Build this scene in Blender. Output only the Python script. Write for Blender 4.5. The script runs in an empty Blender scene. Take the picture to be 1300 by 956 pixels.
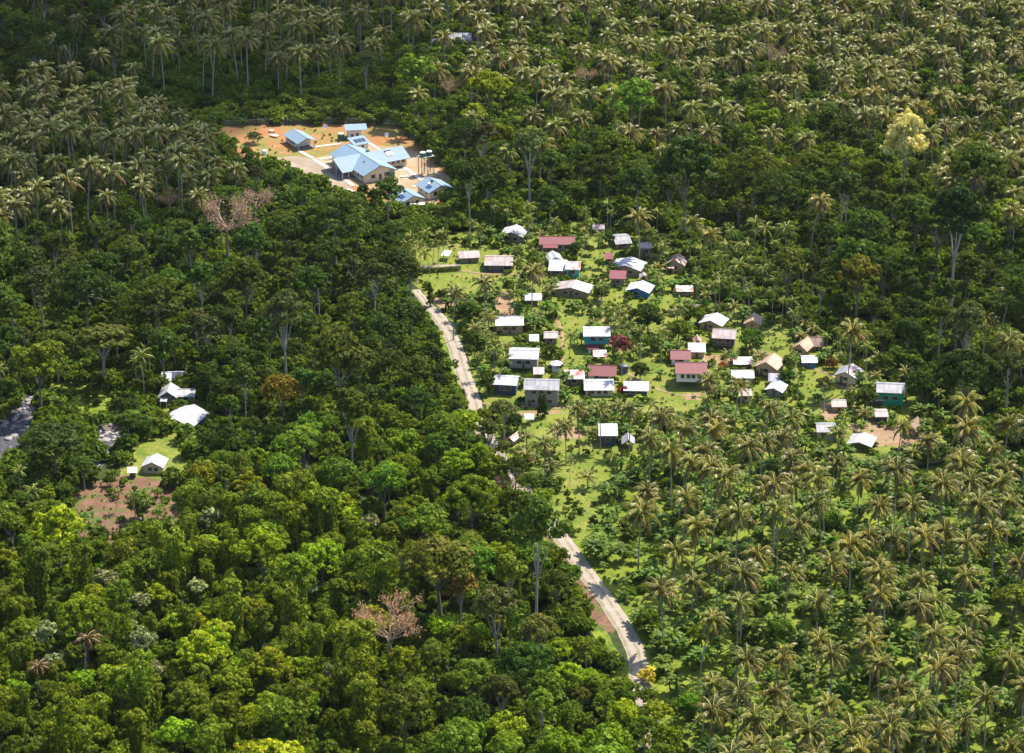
import bpy, math, random
import numpy as np
from mathutils import Vector, Matrix

R = math.radians
random.seed(11)
rng = np.random.default_rng(11)
sc = bpy.context.scene
COL = sc.collection

# ------------------------------------------------------------------ camera geometry (photo is 1300 x 956)
FPX, PITCH, CAMZ = 3600.0, R(24.0), 340.0
SP, CP = math.sin(PITCH), math.cos(PITCH)

def G(px, py, z=0.0):
    """the point at height z that the photo shows at this pixel"""
    dx = (px - 650) / FPX
    dy = -(py - 478) / FPX
    d = (dx, SP * dy + CP, CP * dy - SP)
    t = (z - CAMZ) / d[2]
    return (d[0] * t, d[1] * t)

def PX(x, y, z=0.0):
    u = y * SP + (z - CAMZ) * CP
    f = y * CP - (z - CAMZ) * SP
    return (650 + FPX * x / f, 478 - FPX * u / f)

def scale_at(px, py, z=0.0):
    x, y = G(px, py, z)
    return FPX / (y * CP - (z - CAMZ) * SP)

def dep(py):
    return PITCH + math.atan((py - 478) / FPX)

# ------------------------------------------------------------------ materials
MATS = {}

def new_mat(name):
    m = bpy.data.materials.new(name)
    m.use_nodes = True
    nt = m.node_tree
    for n in list(nt.nodes):
        nt.nodes.remove(n)
    out = nt.nodes.new('ShaderNodeOutputMaterial')
    b = nt.nodes.new('ShaderNodeBsdfPrincipled')
    nt.links.new(b.outputs[0], out.inputs[0])
    MATS[name] = m
    return m, nt, b, out

def N(nt, t, **kw):
    n = nt.nodes.new(t)
    for k, v in kw.items():
        if k.startswith('i_'):
            key = k[2:].replace('_', ' ')
            n.inputs[key].default_value = v
        else:
            setattr(n, k, v)
    return n

def mixc(nt, fac, a, b, blend='MIX'):
    n = nt.nodes.new('ShaderNodeMix')
    n.data_type = 'RGBA'
    n.blend_type = blend
    for sock, v in ((n.inputs[0], fac), (n.inputs[6], a), (n.inputs[7], b)):
        if isinstance(v, (int, float)):
            sock.default_value = v
        elif isinstance(v, (tuple, list)):
            sock.default_value = (v[0], v[1], v[2], 1)
        else:
            nt.links.new(v, sock)
    return n.outputs[2]

def ramp(nt, src, lo, hi):
    n = nt.nodes.new('ShaderNodeMapRange')
    n.inputs['From Min'].default_value = lo
    n.inputs['From Max'].default_value = hi
    nt.links.new(src, n.inputs['Value'])
    return n.outputs[0]

def noise(nt, scale, detail=4, rough=0.6, coord=None, dist=0.0):
    n = nt.nodes.new('ShaderNodeTexNoise')
    n.inputs['Scale'].default_value = scale
    n.inputs['Detail'].default_value = detail
    n.inputs['Roughness'].default_value = rough
    n.inputs['Distortion'].default_value = dist
    if coord is not None:
        nt.links.new(coord, n.inputs['Vector'])
    return n.outputs['Fac']

def coords(nt, kind='Object'):
    return nt.nodes.new('ShaderNodeTexCoord').outputs[kind]

def patch_mat(name, layers, rough=0.9, bump=0.0, bscale=3.0):
    """layers: [(colour)], then (colour, scale, lo, hi)"""
    m, nt, b, out = new_mat(name)
    co = coords(nt)
    c = layers[0]
    for L in layers[1:]:
        f = ramp(nt, noise(nt, L[1], 5, 0.65, co, L[4] if len(L) > 4 else 0.0), L[2], L[3])
        c = mixc(nt, f, c, L[0])
    nt.links.new(c, b.inputs['Base Color'])
    b.inputs['Roughness'].default_value = rough
    b.inputs['Specular IOR Level'].default_value = 0.2
    if bump:
        bp = N(nt, 'ShaderNodeBump')
        bp.inputs['Strength'].default_value = 0.7
        bp.inputs['Distance'].default_value = bump
        nt.links.new(noise(nt, bscale, 6, 0.7, co), bp.inputs['Height'])
        nt.links.new(bp.outputs[0], b.inputs['Normal'])
    return m

def plain(name, col, rough=0.7, var=0.12, scale=2.0, metal=0.0):
    m, nt, b, out = new_mat(name)
    co = coords(nt)
    f = noise(nt, scale, 5, 0.6, co)
    c = mixc(nt, ramp(nt, f, 0.3, 0.7), tuple(v * (1 - var) for v in col), tuple(min(1, v * (1 + var)) for v in col))
    nt.links.new(c, b.inputs['Base Color'])
    b.inputs['Roughness'].default_value = rough
    b.inputs['Metallic'].default_value = metal
    return m

def roof_mat(name, col, rust=(0.22, 0.09, 0.05), amount=0.15, rough=0.5, panel=0.26):
    m, nt, b, out = new_mat(name)
    co = coords(nt)
    oi = N(nt, 'ShaderNodeObjectInfo')
    add = N(nt, 'ShaderNodeVectorMath', operation='ADD')
    mul = N(nt, 'ShaderNodeVectorMath', operation='SCALE')
    nt.links.new(oi.outputs['Location'], mul.inputs[0])
    mul.inputs['Scale'].default_value = 0.37
    nt.links.new(co, add.inputs[0]); nt.links.new(mul.outputs[0], add.inputs[1])
    br = N(nt, 'ShaderNodeTexBrick')
    br.inputs['Scale'].default_value = 1.0
    br.inputs['Brick Width'].default_value = 0.8
    br.inputs['Row Height'].default_value = 2.4
    br.inputs['Mortar Size'].default_value = 0.02
    br.offset = 0.0
    br.inputs['Color1'].default_value = (1, 1, 1, 1)
    br.inputs['Color2'].default_value = (1 - panel * 2, 1 - panel * 2, 1 - panel * 1.8, 1)
    br.inputs['Mortar'].default_value = (0.72, 0.7, 0.68, 1)
    nt.links.new(co, br.inputs['Vector'])
    c = mixc(nt, 1.0, col, br.outputs['Color'], 'MULTIPLY')
    st = ramp(nt, noise(nt, 1.1, 5, 0.7, add.outputs[0]), 0.35, 0.75)
    c = mixc(nt, st, c, tuple(v * 0.8 for v in col))
    f = ramp(nt, noise(nt, 0.45, 5, 0.7, add.outputs[0], 0.4), 0.74 - amount, 0.82 - amount * 0.8)
    c = mixc(nt, f, c, rust)
    nt.links.new(c, b.inputs['Base Color'])
    b.inputs['Roughness'].default_value = rough
    b.inputs['Specular IOR Level'].default_value = 0.4
    w = N(nt, 'ShaderNodeTexWave')
    w.inputs['Scale'].default_value = 1.6
    nt.links.new(co, w.inputs['Vector'])
    bp = N(nt, 'ShaderNodeBump')
    bp.inputs['Strength'].default_value = 0.25
    bp.inputs['Distance'].default_value = 0.03
    nt.links.new(w.outputs['Fac'], bp.inputs['Height'])
    nt.links.new(bp.outputs[0], b.inputs['Normal'])
    return m

def board_mat(name, col, dark=0.7, vertical=True):
    m, nt, b, out = new_mat(name)
    co = coords(nt)
    w = N(nt, 'ShaderNodeTexWave', bands_direction='X' if vertical else 'Z')
    w.inputs['Scale'].default_value = 0.9
    w.inputs['Distortion'].default_value = 0.6
    nt.links.new(co, w.inputs['Vector'])
    c = mixc(nt, ramp(nt, w.outputs['Fac'], 0.2, 0.8), tuple(v * dark for v in col), col)
    c = mixc(nt, ramp(nt, noise(nt, 0.9, 5, 0.7, co), 0.4, 0.75), c, tuple(v * 0.7 for v in col))
    nt.links.new(c, b.inputs['Base Color'])
    b.inputs['Roughness'].default_value = 0.85
    return m

def leaf_mat(name, lo, hi, trans=0.3, rough=0.45, dead=None, spec=0.35):
    """lo/hi: darker and lighter leaf colour; the object's own colour tints a whole crown"""
    m, nt, b, out = new_mat(name)
    geo = N(nt, 'ShaderNodeNewGeometry')
    oi = N(nt, 'ShaderNodeObjectInfo')
    c = mixc(nt, geo.outputs['Random Per Island'], lo, hi)
    hsv = N(nt, 'ShaderNodeHueSaturation')
    mr = N(nt, 'ShaderNodeMapRange')
    mr.inputs['To Min'].default_value = 0.478; mr.inputs['To Max'].default_value = 0.512
    nt.links.new(oi.outputs['Random'], mr.inputs['Value'])
    nt.links.new(mr.outputs[0], hsv.inputs['Hue'])
    mv = N(nt, 'ShaderNodeMath', operation='MULTIPLY_ADD')
    fr = N(nt, 'ShaderNodeMath', operation='FRACT')
    mm = N(nt, 'ShaderNodeMath', operation='MULTIPLY')
    nt.links.new(oi.outputs['Random'], mm.inputs[0]); mm.inputs[1].default_value = 7.31
    nt.links.new(mm.outputs[0], fr.inputs[0])
    nt.links.new(fr.outputs[0], mv.inputs[0]); mv.inputs[1].default_value = 0.5; mv.inputs[2].default_value = 0.75
    nt.links.new(mv.outputs[0], hsv.inputs['Value'])
    nt.links.new(c, hsv.inputs['Color'])
    c = mixc(nt, 1.0, hsv.outputs[0], oi.outputs['Color'], 'MULTIPLY')
    if dead:
        at = N(nt, 'ShaderNodeAttribute', attribute_name='age')
        c = mixc(nt, at.outputs['Fac'], c, dead)
    nt.links.new(c, b.inputs['Base Color'])
    b.inputs['Roughness'].default_value = rough
    b.inputs['Specular IOR Level'].default_value = spec
    tr = N(nt, 'ShaderNodeBsdfTranslucent')
    c2 = mixc(nt, 1.0, c, (1.25, 1.3, 0.5), 'MULTIPLY')
    nt.links.new(c2, tr.inputs[0])
    mx = N(nt, 'ShaderNodeMixShader')
    mx.inputs[0].default_value = trans
    nt.links.new(b.outputs[0], mx.inputs[1]); nt.links.new(tr.outputs[0], mx.inputs[2])
    nt.links.new(mx.outputs[0], out.inputs[0])
    return m

M = MATS
leaf_mat('leaf_broad', (0.028, 0.062, 0.006), (0.12, 0.175, 0.02), trans=0.4, spec=0.12, rough=.6)
leaf_mat('leaf_dead', (0.05, 0.028, 0.015), (0.12, 0.06, 0.03), trans=.15, spec=.1)
leaf_mat('leaf_vine', (0.04, 0.085, 0.004), (0.25, 0.31, 0.02), trans=0.45, spec=0.12, rough=.6)
leaf_mat('leaf_feather', (0.06, 0.08, 0.02), (0.17, 0.18, 0.05), trans=0.4, spec=0.12, rough=.6)
leaf_mat('leaf_palm', (0.036, 0.062, 0.004), (0.205, 0.195, 0.014), trans=0.25, rough=0.4, dead=(0.2, 0.11, 0.04), spec=0.3)
leaf_mat('leaf_banana', (0.07, 0.14, 0.01), (0.18, 0.28, 0.03), trans=0.5, spec=.2)
leaf_mat('leaf_shrub', (0.045, 0.09, 0.008), (0.16, 0.23, 0.02), trans=0.45, spec=.12, rough=.6)
leaf_mat('leaf_yellow', (0.56, 0.46, 0.12), (0.78, 0.67, 0.3), trans=0.3, spec=.1)
leaf_mat('leaf_flower', (0.05, 0.09, 0.02), (0.4, 0.08, 0.1), trans=0.2, spec=.1)
leaf_mat('leaf_orange', (0.3, 0.12, 0.03), (0.5, 0.25, 0.05), trans=0.2, spec=.1)
leaf_mat('leaf_pale', (0.12, 0.17, 0.03), (0.42, 0.43, 0.2), trans=0.25, spec=.2)
plain('bark', (0.16, 0.13, 0.1), 0.9, 0.35, 1.2)
plain('bark_pale', (0.3, 0.26, 0.22), 0.9, 0.25, 1.2)
leaf_mat('leaf_tan', (0.24, 0.16, 0.09), (0.4, 0.28, 0.17), trans=.2, spec=.1)
plain('twig', (0.38, 0.27, 0.19), 0.9, 0.2, 1.5)
plain('palm_trunk', (0.32, 0.28, 0.24), 0.9, 0.3, 1.6)
plain('rachis', (0.46, 0.4, 0.12), 0.5, 0.2, 1.0)
plain('coconut', (0.16, 0.1, 0.03), 0.6, 0.3, 1.0)

patch_mat('ground', [(0.022, 0.034, 0.008), ((0.045, 0.065, 0.012), 0.3, 0.4, 0.6), ((0.045, 0.03, 0.015), 0.15, 0.58, 0.75)], bump=0.3, bscale=0.6)
patch_mat('grass', [(0.165, 0.185, 0.024), ((0.225, 0.225, 0.045), 0.06, 0.4, 0.65), ((0.09, 0.14, 0.015), 0.16, 0.46, 0.62), ((0.27, 0.22, 0.07), 0.05, 0.56, 0.72), ((0.26, 0.18, 0.11), 0.11, 0.64, 0.72), ((0.1, 0.15, 0.015), 1.4, 0.48, 0.6), ((0.25, 0.24, 0.06), 0.6, 0.58, 0.7)], bump=0.2, bscale=2.5)
patch_mat('lush', [(0.12, 0.165, 0.012), ((0.2, 0.235, 0.022), 0.09, 0.4, 0.65), ((0.05, 0.09, 0.012), 0.3, 0.48, 0.62), ((0.18, 0.14, 0.08), 0.14, 0.66, 0.74)], bump=0.3, bscale=1.2)
patch_mat('yard', [(0.22, 0.165, 0.05), ((0.3, 0.13, 0.055), 0.07, 0.4, 0.55), ((0.15, 0.17, 0.035), 0.06, 0.52, 0.62), ((0.36, 0.2, 0.1), 0.2, 0.55, 0.68), ((0.24, 0.1, 0.04), 0.5, 0.6, 0.7)], bump=0.06)
patch_mat('bare_yard', [(0.3, 0.2, 0.11), ((0.36, 0.28, 0.2), 0.09, 0.4, 0.62), ((0.3, 0.2, 0.12), 0.2, 0.55, 0.7), ((0.26, 0.24, 0.12), 0.12, 0.6, 0.72)], bump=0.05)
patch_mat('gravel_yard', [(0.25, 0.19, 0.14), ((0.33, 0.28, 0.22), 0.1, 0.45, 0.6), ((0.24, 0.22, 0.18), 0.25, 0.55, 0.7)], bump=0.05)
patch_mat('red_soil', [(0.14, 0.075, 0.048), ((0.2, 0.115, 0.075), 0.2, 0.42, 0.62), ((0.14, 0.07, 0.045), 0.5, 0.5, 0.64), ((0.08, 0.11, 0.02), 0.22, 0.5, 0.62)], bump=0.4, bscale=1.0)
patch_mat('dirt', [(0.24, 0.15, 0.09), ((0.3, 0.21, 0.13), 0.25, 0.42, 0.62), ((0.16, 0.18, 0.05), 0.4, 0.55, 0.68)], bump=0.08)
patch_mat('concrete', [(0.62, 0.55, 0.46), ((0.5, 0.45, 0.38), 0.5, 0.45, 0.65)], 0.8)
patch_mat('river_bed', [(0.12, 0.1, 0.085), ((0.22, 0.2, 0.19), 0.3, 0.42, 0.6), ((0.09, 0.08, 0.07), 0.7, 0.5, 0.62)], bump=0.3)
plain('boulder', (0.26, 0.235, 0.235), 0.85, 0.35, 1.3)

# gravel road: two worn wheel tracks along the ribbon (UV.x runs across)
def road_material():
    m, nt, b, out = new_mat('road')
    uv = coords(nt, 'UV'); co = coords(nt)
    sx = N(nt, 'ShaderNodeSeparateXYZ'); nt.links.new(uv, sx.inputs[0])
    w = N(nt, 'ShaderNodeMath', operation='MULTIPLY'); nt.links.new(sx.outputs[0], w.inputs[0]); w.inputs[1].default_value = 4 * math.pi
    n1 = noise(nt, 0.25, 4, 0.6, co)
    ad = N(nt, 'ShaderNodeMath', operation='MULTIPLY_ADD'); nt.links.new(n1, ad.inputs[0]); ad.inputs[1].default_value = 3.0; nt.links.new(w.outputs[0], ad.inputs[2])
    cs = N(nt, 'ShaderNodeMath', operation='COSINE'); nt.links.new(ad.outputs[0], cs.inputs[0])
    c = mixc(nt, ramp(nt, cs.outputs[0], -1.0, -.1), (0.19, 0.17, 0.09), (0.3, 0.25, 0.21))
    c = mixc(nt, ramp(nt, noise(nt, 0.35, 5, 0.7, co), 0.5, 0.7), c, (0.36, 0.31, 0.27))
    c = mixc(nt, ramp(nt, noise(nt, 1.3, 5, 0.7, co), 0.56, 0.7), c, (0.26, 0.2, 0.14))
    nt.links.new(c, b.inputs['Base Color'])
    b.inputs['Roughness'].default_value = 0.95
    bp = N(nt, 'ShaderNodeBump'); bp.inputs['Distance'].default_value = 0.08
    nt.links.new(noise(nt, 2.0, 5, 0.7, co), bp.inputs['Height']); nt.links.new(bp.outputs[0], b.inputs['Normal'])
road_material()

def water_material():
    m, nt, b, out = new_mat('river_water')
    co = coords(nt)
    foam = ramp(nt, noise(nt, 0.5, 6, 0.75, co, 1.5), 0.58, 0.66)
    c = mixc(nt, foam, (0.06, 0.06, 0.075), (0.6, 0.6, 0.64))
    nt.links.new(c, b.inputs['Base Color'])
    b.inputs['Roughness'].default_value = 0.5; b.inputs['Specular IOR Level'].default_value = 0.15
    bp = N(nt, 'ShaderNodeBump'); bp.inputs['Distance'].default_value = 0.12
    nt.links.new(noise(nt, 1.2, 5, 0.7, co), bp.inputs['Height']); nt.links.new(bp.outputs[0], b.inputs['Normal'])
water_material()

RUST = (0.24, 0.1, 0.06)
roof_mat('roof_white', (0.47, 0.47, 0.49), amount=0.12, rust=(0.45, 0.34, 0.28))
roof_mat('roof_bright', (0.57, 0.57, 0.6), amount=0.07, rust=(0.42, 0.34, 0.3))
roof_mat('roof_grey', (0.33, 0.33, 0.36), amount=0.05, rust=(0.36, 0.27, 0.22))
roof_mat('roof_weathered', (0.42, 0.36, 0.35), amount=0.2, rust=(0.36, 0.2, 0.16))
roof_mat('roof_rusty', (0.42, 0.22, 0.16), amount=0.26, rust=(0.6, 0.5, 0.45))
roof_mat('roof_tan', (0.5, 0.34, 0.24), amount=0.15, rust=(0.34, 0.2, 0.13))
roof_mat('roof_maroon', (0.19, 0.042, 0.052), amount=0.02, rust=(0.33, 0.14, 0.14), panel=0.06)
roof_mat('roof_blue', (0.2, 0.29, 0.38), amount=-0.1, panel=0.04, rough=0.65)
roof_mat('roof_red_white', (0.7, 0.66, 0.66), amount=0.26, rust=(0.45, 0.07, 0.06))
roof_mat('thatch', (0.32, 0.22, 0.18), amount=0.1, rust=(0.4, 0.3, 0.25), rough=0.95)
board_mat('wall_grey', (0.3, 0.3, 0.29))
board_mat('wall_dark', (0.13, 0.11, 0.1))
board_mat('wall_timber', (0.36, 0.25, 0.17))
board_mat('wall_tan', (0.52, 0.34, 0.18))
board_mat('wall_plywood', (0.66, 0.52, 0.34), 0.85)
plain('wall_cream', (0.72, 0.62, 0.42), 0.8, 0.06)
plain('wall_white', (0.8, 0.76, 0.7), 0.8, 0.05)
board_mat('wall_teal', (0.03, 0.36, 0.4), 0.85)
board_mat('wall_blue', (0.04, 0.18, 0.42), 0.8)
board_mat('wall_green', (0.02, 0.42, 0.22), 0.75)
board_mat('wall_turquoise', (0.15, 0.5, 0.45), 0.85)
board_mat('wall_navy', (0.06, 0.08, 0.16), 0.8)
plain('window_dark', (0.03, 0.03, 0.04), 0.2, 0.2)
plain('window_trim', (0.5, 0.46, 0.4), 0.7, 0.1)
plain('door_brown', (0.12, 0.07, 0.045), 0.7, 0.2)
plain('post_wood', (0.2, 0.16, 0.12), 0.9, 0.2)
plain('post_pale', (0.55, 0.5, 0.42), 0.8, 0.1)
plain('veranda_floor', (0.25, 0.2, 0.19), 0.8, 0.1)
plain('tank_green', (0.06, 0.16, 0.11), 0.55, 0.15)
plain('tank_lid', (0.55, 0.6, 0.5), 0.6, 0.1)
plain('tank_dark', (0.07, 0.09, 0.12), 0.5, 0.15)
plain('solar', (0.03, 0.05, 0.16), 0.15, 0.2)
plain('white_paint', (0.8, 0.8, 0.8), 0.6, 0.04)
plain('steel', (0.3, 0.3, 0.3), 0.6, 0.15)
plain('maroon_trim', (0.2, 0.05, 0.06), 0.6, 0.1)

def fence_material():
    m, nt, b, out = new_mat('chain_link')
    b.inputs['Base Color'].default_value = (0.16, 0.16, 0.15, 1)
    b.inputs['Roughness'].default_value = 0.6
    tr = N(nt, 'ShaderNodeBsdfTransparent'); mx = N(nt, 'ShaderNodeMixShader')
    mx.inputs[0].default_value = 0.5
    nt.links.new(tr.outputs[0], mx.inputs[1]); nt.links.new(b.outputs[0], mx.inputs[2]); nt.links.new(mx.outputs[0], out.inputs[0])
fence_material()

# ------------------------------------------------------------------ mesh helpers
class MB:
    def __init__(s):
        s.v, s.f, s.m = [], [], []
    def quad(s, pts, mi=0):
        k = len(s.v); s.v += [tuple(p) for p in pts]; s.f.append(tuple(range(k, k + len(pts)))); s.m.append(mi)
    def box(s, x0, x1, y0, y1, z0, z1, mi=0):
        k = len(s.v)
        s.v += [(x0, y0, z0), (x1, y0, z0), (x1, y1, z0), (x0, y1, z0), (x0, y0, z1), (x1, y0, z1), (x1, y1, z1), (x0, y1, z1)]
        for f in ((0, 3, 2, 1), (4, 5, 6, 7), (0, 1, 5, 4), (1, 2, 6, 5), (2, 3, 7, 6), (3, 0, 4, 7)):
            s.f.append(tuple(k + i for i in f)); s.m.append(mi)
        return s
    def slab(s, pts, t, mi=0):
        """a sheet given by its top corners, t thick downward"""
        k = len(s.v); n = len(pts)
        s.v += [tuple(p) for p in pts] + [(p[0], p[1], p[2] - t) for p in pts]
        s.f.append(tuple(range(k, k + n))); s.m.append(mi)
        s.f.append(tuple(range(k + 2 * n - 1, k + n - 1, -1))); s.m.append(mi)
        for i in range(n):
            j = (i + 1) % n
            s.f.append((k + i, k + n + i, k + n + j, k + j)); s.m.append(mi)
        return s
    def tube(s, pts, rad, n=6, mi=0):
        k0 = len(s.v)
        for i, p in enumerate(pts):
            a = Vector(pts[max(0, i - 1)]); b = Vector(pts[min(len(pts) - 1, i + 1)])
            d = (b - a); d = d.normalized() if d.length > 1e-6 else Vector((0, 0, 1))
            u = d.cross(Vector((0.3, 1, 0.1))).normalized(); w = d.cross(u)
            for j in range(n):
                t = 2 * math.pi * j / n
                q = Vector(p) + (u * math.cos(t) + w * math.sin(t)) * rad[i]
                s.v.append(tuple(q))
        for i in range(len(pts) - 1):
            for j in range(n):
                a = k0 + i * n + j; b = k0 + i * n + (j + 1) % n
                s.f.append((a, b, b + n, a + n)); s.m.append(mi)
        s.f.append(tuple(k0 + (len(pts) - 1) * n + j for j in range(n))); s.m.append(mi)
        return s
    def cyl(s, x, y, z0, z1, r, n=14, mi=0, top=None):
        return s.tube([(x, y, z0), (x, y, z1)], [r, r if top is None else top], n, mi)
    def mesh(s, name, mats):
        me = bpy.data.meshes.new(name)
        me.from_pydata(s.v, [], s.f)
        for m in mats: me.materials.append(M[m])
        if len(mats) > 1: me.polygons.foreach_set('material_index', s.m)
        me.update()
        return me

def link(name, me, parent=None, loc=(0, 0, 0)):
    o = bpy.data.objects.new(name, me)
    COL.objects.link(o)
    o.location = loc
    if parent: o.parent = parent
    return o

def tag(o, label=None, cat=None, group=None, kind=None):
    if label: o['label'] = label
    if cat: o['category'] = cat
    if group: o['group'] = group
    if kind: o['kind'] = kind
    return o

def empty(name, loc, rz=0.0):
    o = bpy.data.objects.new(name, None)
    COL.objects.link(o)
    o.location = loc; o.rotation_euler = (0, 0, rz)
    o.empty_display_size = 0.5
    return o

def leaf_mesh(name, quads, mats, midx=None, age=None, extra=None):
    """quads: (n,4,3) array of leaf faces; extra: an MB joined in front"""
    ev, ef, em = (extra.v, extra.f, extra.m) if extra else ([], [], [])
    n = len(quads); k = len(ev)
    verts = np.concatenate([np.array(ev, float).reshape(-1, 3), quads.reshape(-1, 3)])
    me = bpy.data.meshes.new(name)
    nl_e = sum(len(f) for f in ef)
    me.vertices.add(len(verts)); me.vertices.foreach_set('co', verts.ravel())
    me.loops.add(nl_e + 4 * n); me.polygons.add(len(ef) + n)
    li = np.array([i for f in ef for i in f], dtype=np.int32)
    me.loops.foreach_set('vertex_index', np.concatenate([li, k + np.arange(4 * n, dtype=np.int32)]).astype(np.int32))
    st, c = [], 0
    for f in ef: st.append(c); c += len(f)
    me.polygons.foreach_set('loop_start', np.concatenate([np.array(st, dtype=np.int32), c + 4 * np.arange(n, dtype=np.int32)]).astype(np.int32))
    for m in mats: me.materials.append(M[m])
    mi = np.concatenate([np.array(em, dtype=np.int32), np.zeros(n, np.int32) if midx is None else np.asarray(midx, np.int32)])
    me.polygons.foreach_set('material_index', mi.astype(np.int32))
    if age is not None:
        at = me.attributes.new('age', 'FLOAT', 'FACE')
        at.data.foreach_set('value', np.concatenate([np.zeros(len(ef)), age]).astype(np.float32))
    me.update(calc_edges=True)
    return me

def leaves(c, nrm, L, Wd):
    """rhombic leaf cards at c facing nrm"""
    n = len(c)
    nrm = nrm / (np.linalg.norm(nrm, axis=1, keepdims=True) + 1e-9)
    r = rng.normal(size=(n, 3))
    t = np.cross(nrm, r); t /= (np.linalg.norm(t, axis=1, keepdims=True) + 1e-9)
    b = np.cross(nrm, t)
    L = np.asarray(L).reshape(-1, 1); Wd = np.asarray(Wd).reshape(-1, 1)
    return np.stack([c - t * L / 2, c + b * Wd / 2 + nrm * L * 0.06, c + t * L / 2, c - b * Wd / 2 + nrm * L * 0.06], axis=1)

def sphere_dirs(n, zmin=-0.35):
    z = rng.uniform(zmin, 1, n); a = rng.uniform(0, 2 * math.pi, n); r = np.sqrt(1 - z * z)
    return np.stack([r * np.cos(a), r * np.sin(a), z], 1)

def clumps(lobes, sub=16, per=26, subr=0.34, size=0.5, zmin=-0.35, drop=0.15, flat=0.8):
    """two-level crown: lobes > leaf clumps > leaves"""
    out = []
    for (cx, cy, cz, rx, rz) in lobes:
        d = sphere_dirs(sub, zmin)
        d = d[rng.random(sub) > drop]
        k = len(d)
        cen = np.array([cx, cy, cz]) + d * np.array([rx, rx, rz]) * rng.uniform(0.78, 1.12, (k, 1))
        sr = rx * subr * rng.uniform(0.6, 1.35, k)
        for i in range(k):
            m = int(per * rng.uniform(0.7, 1.3))
            e = sphere_dirs(m, -0.5)
            p = cen[i] + e * np.array([sr[i], sr[i], sr[i] * flat]) * rng.uniform(0.75, 1.1, (m, 1))
            nn = e + d[i] * 0.35 + rng.normal(size=(m, 3)) * 0.35
            s = size * rng.lognormal(0, .38, m).clip(.4, 2.2)
            out.append(leaves(p, nn, s * 1.25, s * 0.8))
    return np.concatenate(out)
# ------------------------------------------------------------------ vegetation prototypes
# each: (trunk mesh, crown mesh, crown centre height, crown radius, part names)
PROTO = {}

def limbs(mb, base, fork, lobes, r0, mi=0):
    fx, fy, fz = fork
    mb.tube([(base[0], base[1], -0.3), (base[0] * .6 + fx * .4, base[1] * .6 + fy * .4, fz * .5), fork], [r0, r0 * .75, r0 * .55], 7, mi)
    for (cx, cy, cz, rx, rz) in lobes:
        mid = (fx * .5 + cx * .5 + random.uniform(-.5, .5), fy * .5 + cy * .5 + random.uniform(-.5, .5), fz * .45 + cz * .55)
        mb.tube([fork, mid, (cx, cy, cz)], [r0 * .42, r0 * .26, r0 * .1], 5, mi)

def add_proto(kind, trunk, tm, quads, cm, hc, rc, midx=None, age=None, extra=None):
    i = len(PROTO.setdefault(kind, []))
    tme = trunk.mesh('%s_trunk' % kind, tm)
    cme = leaf_mesh('%s_crown' % kind, quads, cm, midx, age, extra) if quads is not None else extra.mesh('%s_crown' % kind, cm)
    PROTO[kind].append((tme, cme, hc, rc))

def broad(kind, n, R0, H, nl, leafm, lr=(0.36, 0.52), flat=0.75, dome=0.55, size=0.55, sub=16, per=24, bark='bark', drop=0.15, subr=0.36):
    for _ in range(n):
        lobes = [(0, 0, H + R0 * dome * .45, R0 * lr[1], R0 * lr[1] * flat)]
        off = random.uniform(0, 6.28)
        for k in range(nl):
            a = off + k * 2.39996
            rr = R0 * math.sqrt((k + .7) / nl) * random.uniform(.55, .72)
            z = H + R0 * dome * (0.5 - (rr / R0) ** 2 * 1.7) + random.uniform(-.18, .18) * R0
            s = R0 * random.uniform(*lr) * .85
            lobes.append((rr * math.cos(a), rr * math.sin(a), z, s, s * flat * random.uniform(.8, 1.1)))
        t = MB(); limbs(t, (random.uniform(-.4, .4), random.uniform(-.4, .4)), (0, 0, H * .55), lobes[::2], 0.05 * R0 + .08)
        q = clumps(lobes, sub, per, subr, size, drop=drop)
        add_proto(kind, t, [bark], q, [leafm], H, R0)

broad('broad', 4, 5.5, 12.0, 9, 'leaf_broad', size=.44, sub=18, per=40)
broad('broad', 3, 5.5, 12.0, 13, 'leaf_broad', lr=(.24, .38), size=.4, sub=14, per=38, drop=.25, subr=.42)
broad('broad', 2, 5.5, 12.0, 7, 'leaf_broad', lr=(.34, .5), dome=1.1, size=.52, sub=15, per=36, drop=.3)
broad('tall', 4, 4.3, 17.0, 8, 'leaf_broad', dome=1.0, flat=1.0, size=.5, bark='bark_pale')
broad('dome', 4, 3.6, 3.5, 9, 'leaf_broad', dome=.8, flat=.9, size=.36, sub=20, per=26)
broad('yellowtree', 2, 5.0, 13.0, 13, 'leaf_yellow', dome=1.5, lr=(.28, .42), flat=1.1, size=.42, sub=17, per=24, bark='bark_pale', drop=.12)
broad('feather', 4, 5.2, 13.5, 13, 'leaf_feather', lr=(.2, .32), flat=.45, dome=.9, size=.42, sub=16, per=20, bark='bark_pale', drop=.3, subr=.4)
broad('pale', 2, 3.8, 7.5, 9, 'leaf_pale', lr=(.25, .4), size=.42, sub=15, per=16, drop=.3)
broad('flower', 1, 3.4, 4.6, 8, 'leaf_flower', dome=.8, flat=.9, size=.36, sub=18, per=20)

# layered, wide spreading trees
for _ in range(4):
    lobes = []
    for lv, (z, rr, n) in enumerate(((9.5, 5.6, 6), (12.0, 4.6, 6), (14.2, 3.0, 4), (15.6, .6, 1))):
        for k in range(n):
            a = k * 2 * math.pi / n + random.uniform(-.4, .4) + lv
            r2 = rr * random.uniform(.65, 1.05)
            s = random.uniform(1.7, 2.5)
            lobes.append((r2 * math.cos(a), r2 * math.sin(a), z + random.uniform(-.5, .5), s, s * .32))
    t = MB(); limbs(t, (0, 0), (0, 0, 10.5), lobes, .38)
    q = clumps(lobes, 16, 34, .38, .4, zmin=-.1, flat=.5)
    add_proto('layered', t, ['bark_pale'], q, ['leaf_broad'], 12.2, 6.2)

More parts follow.
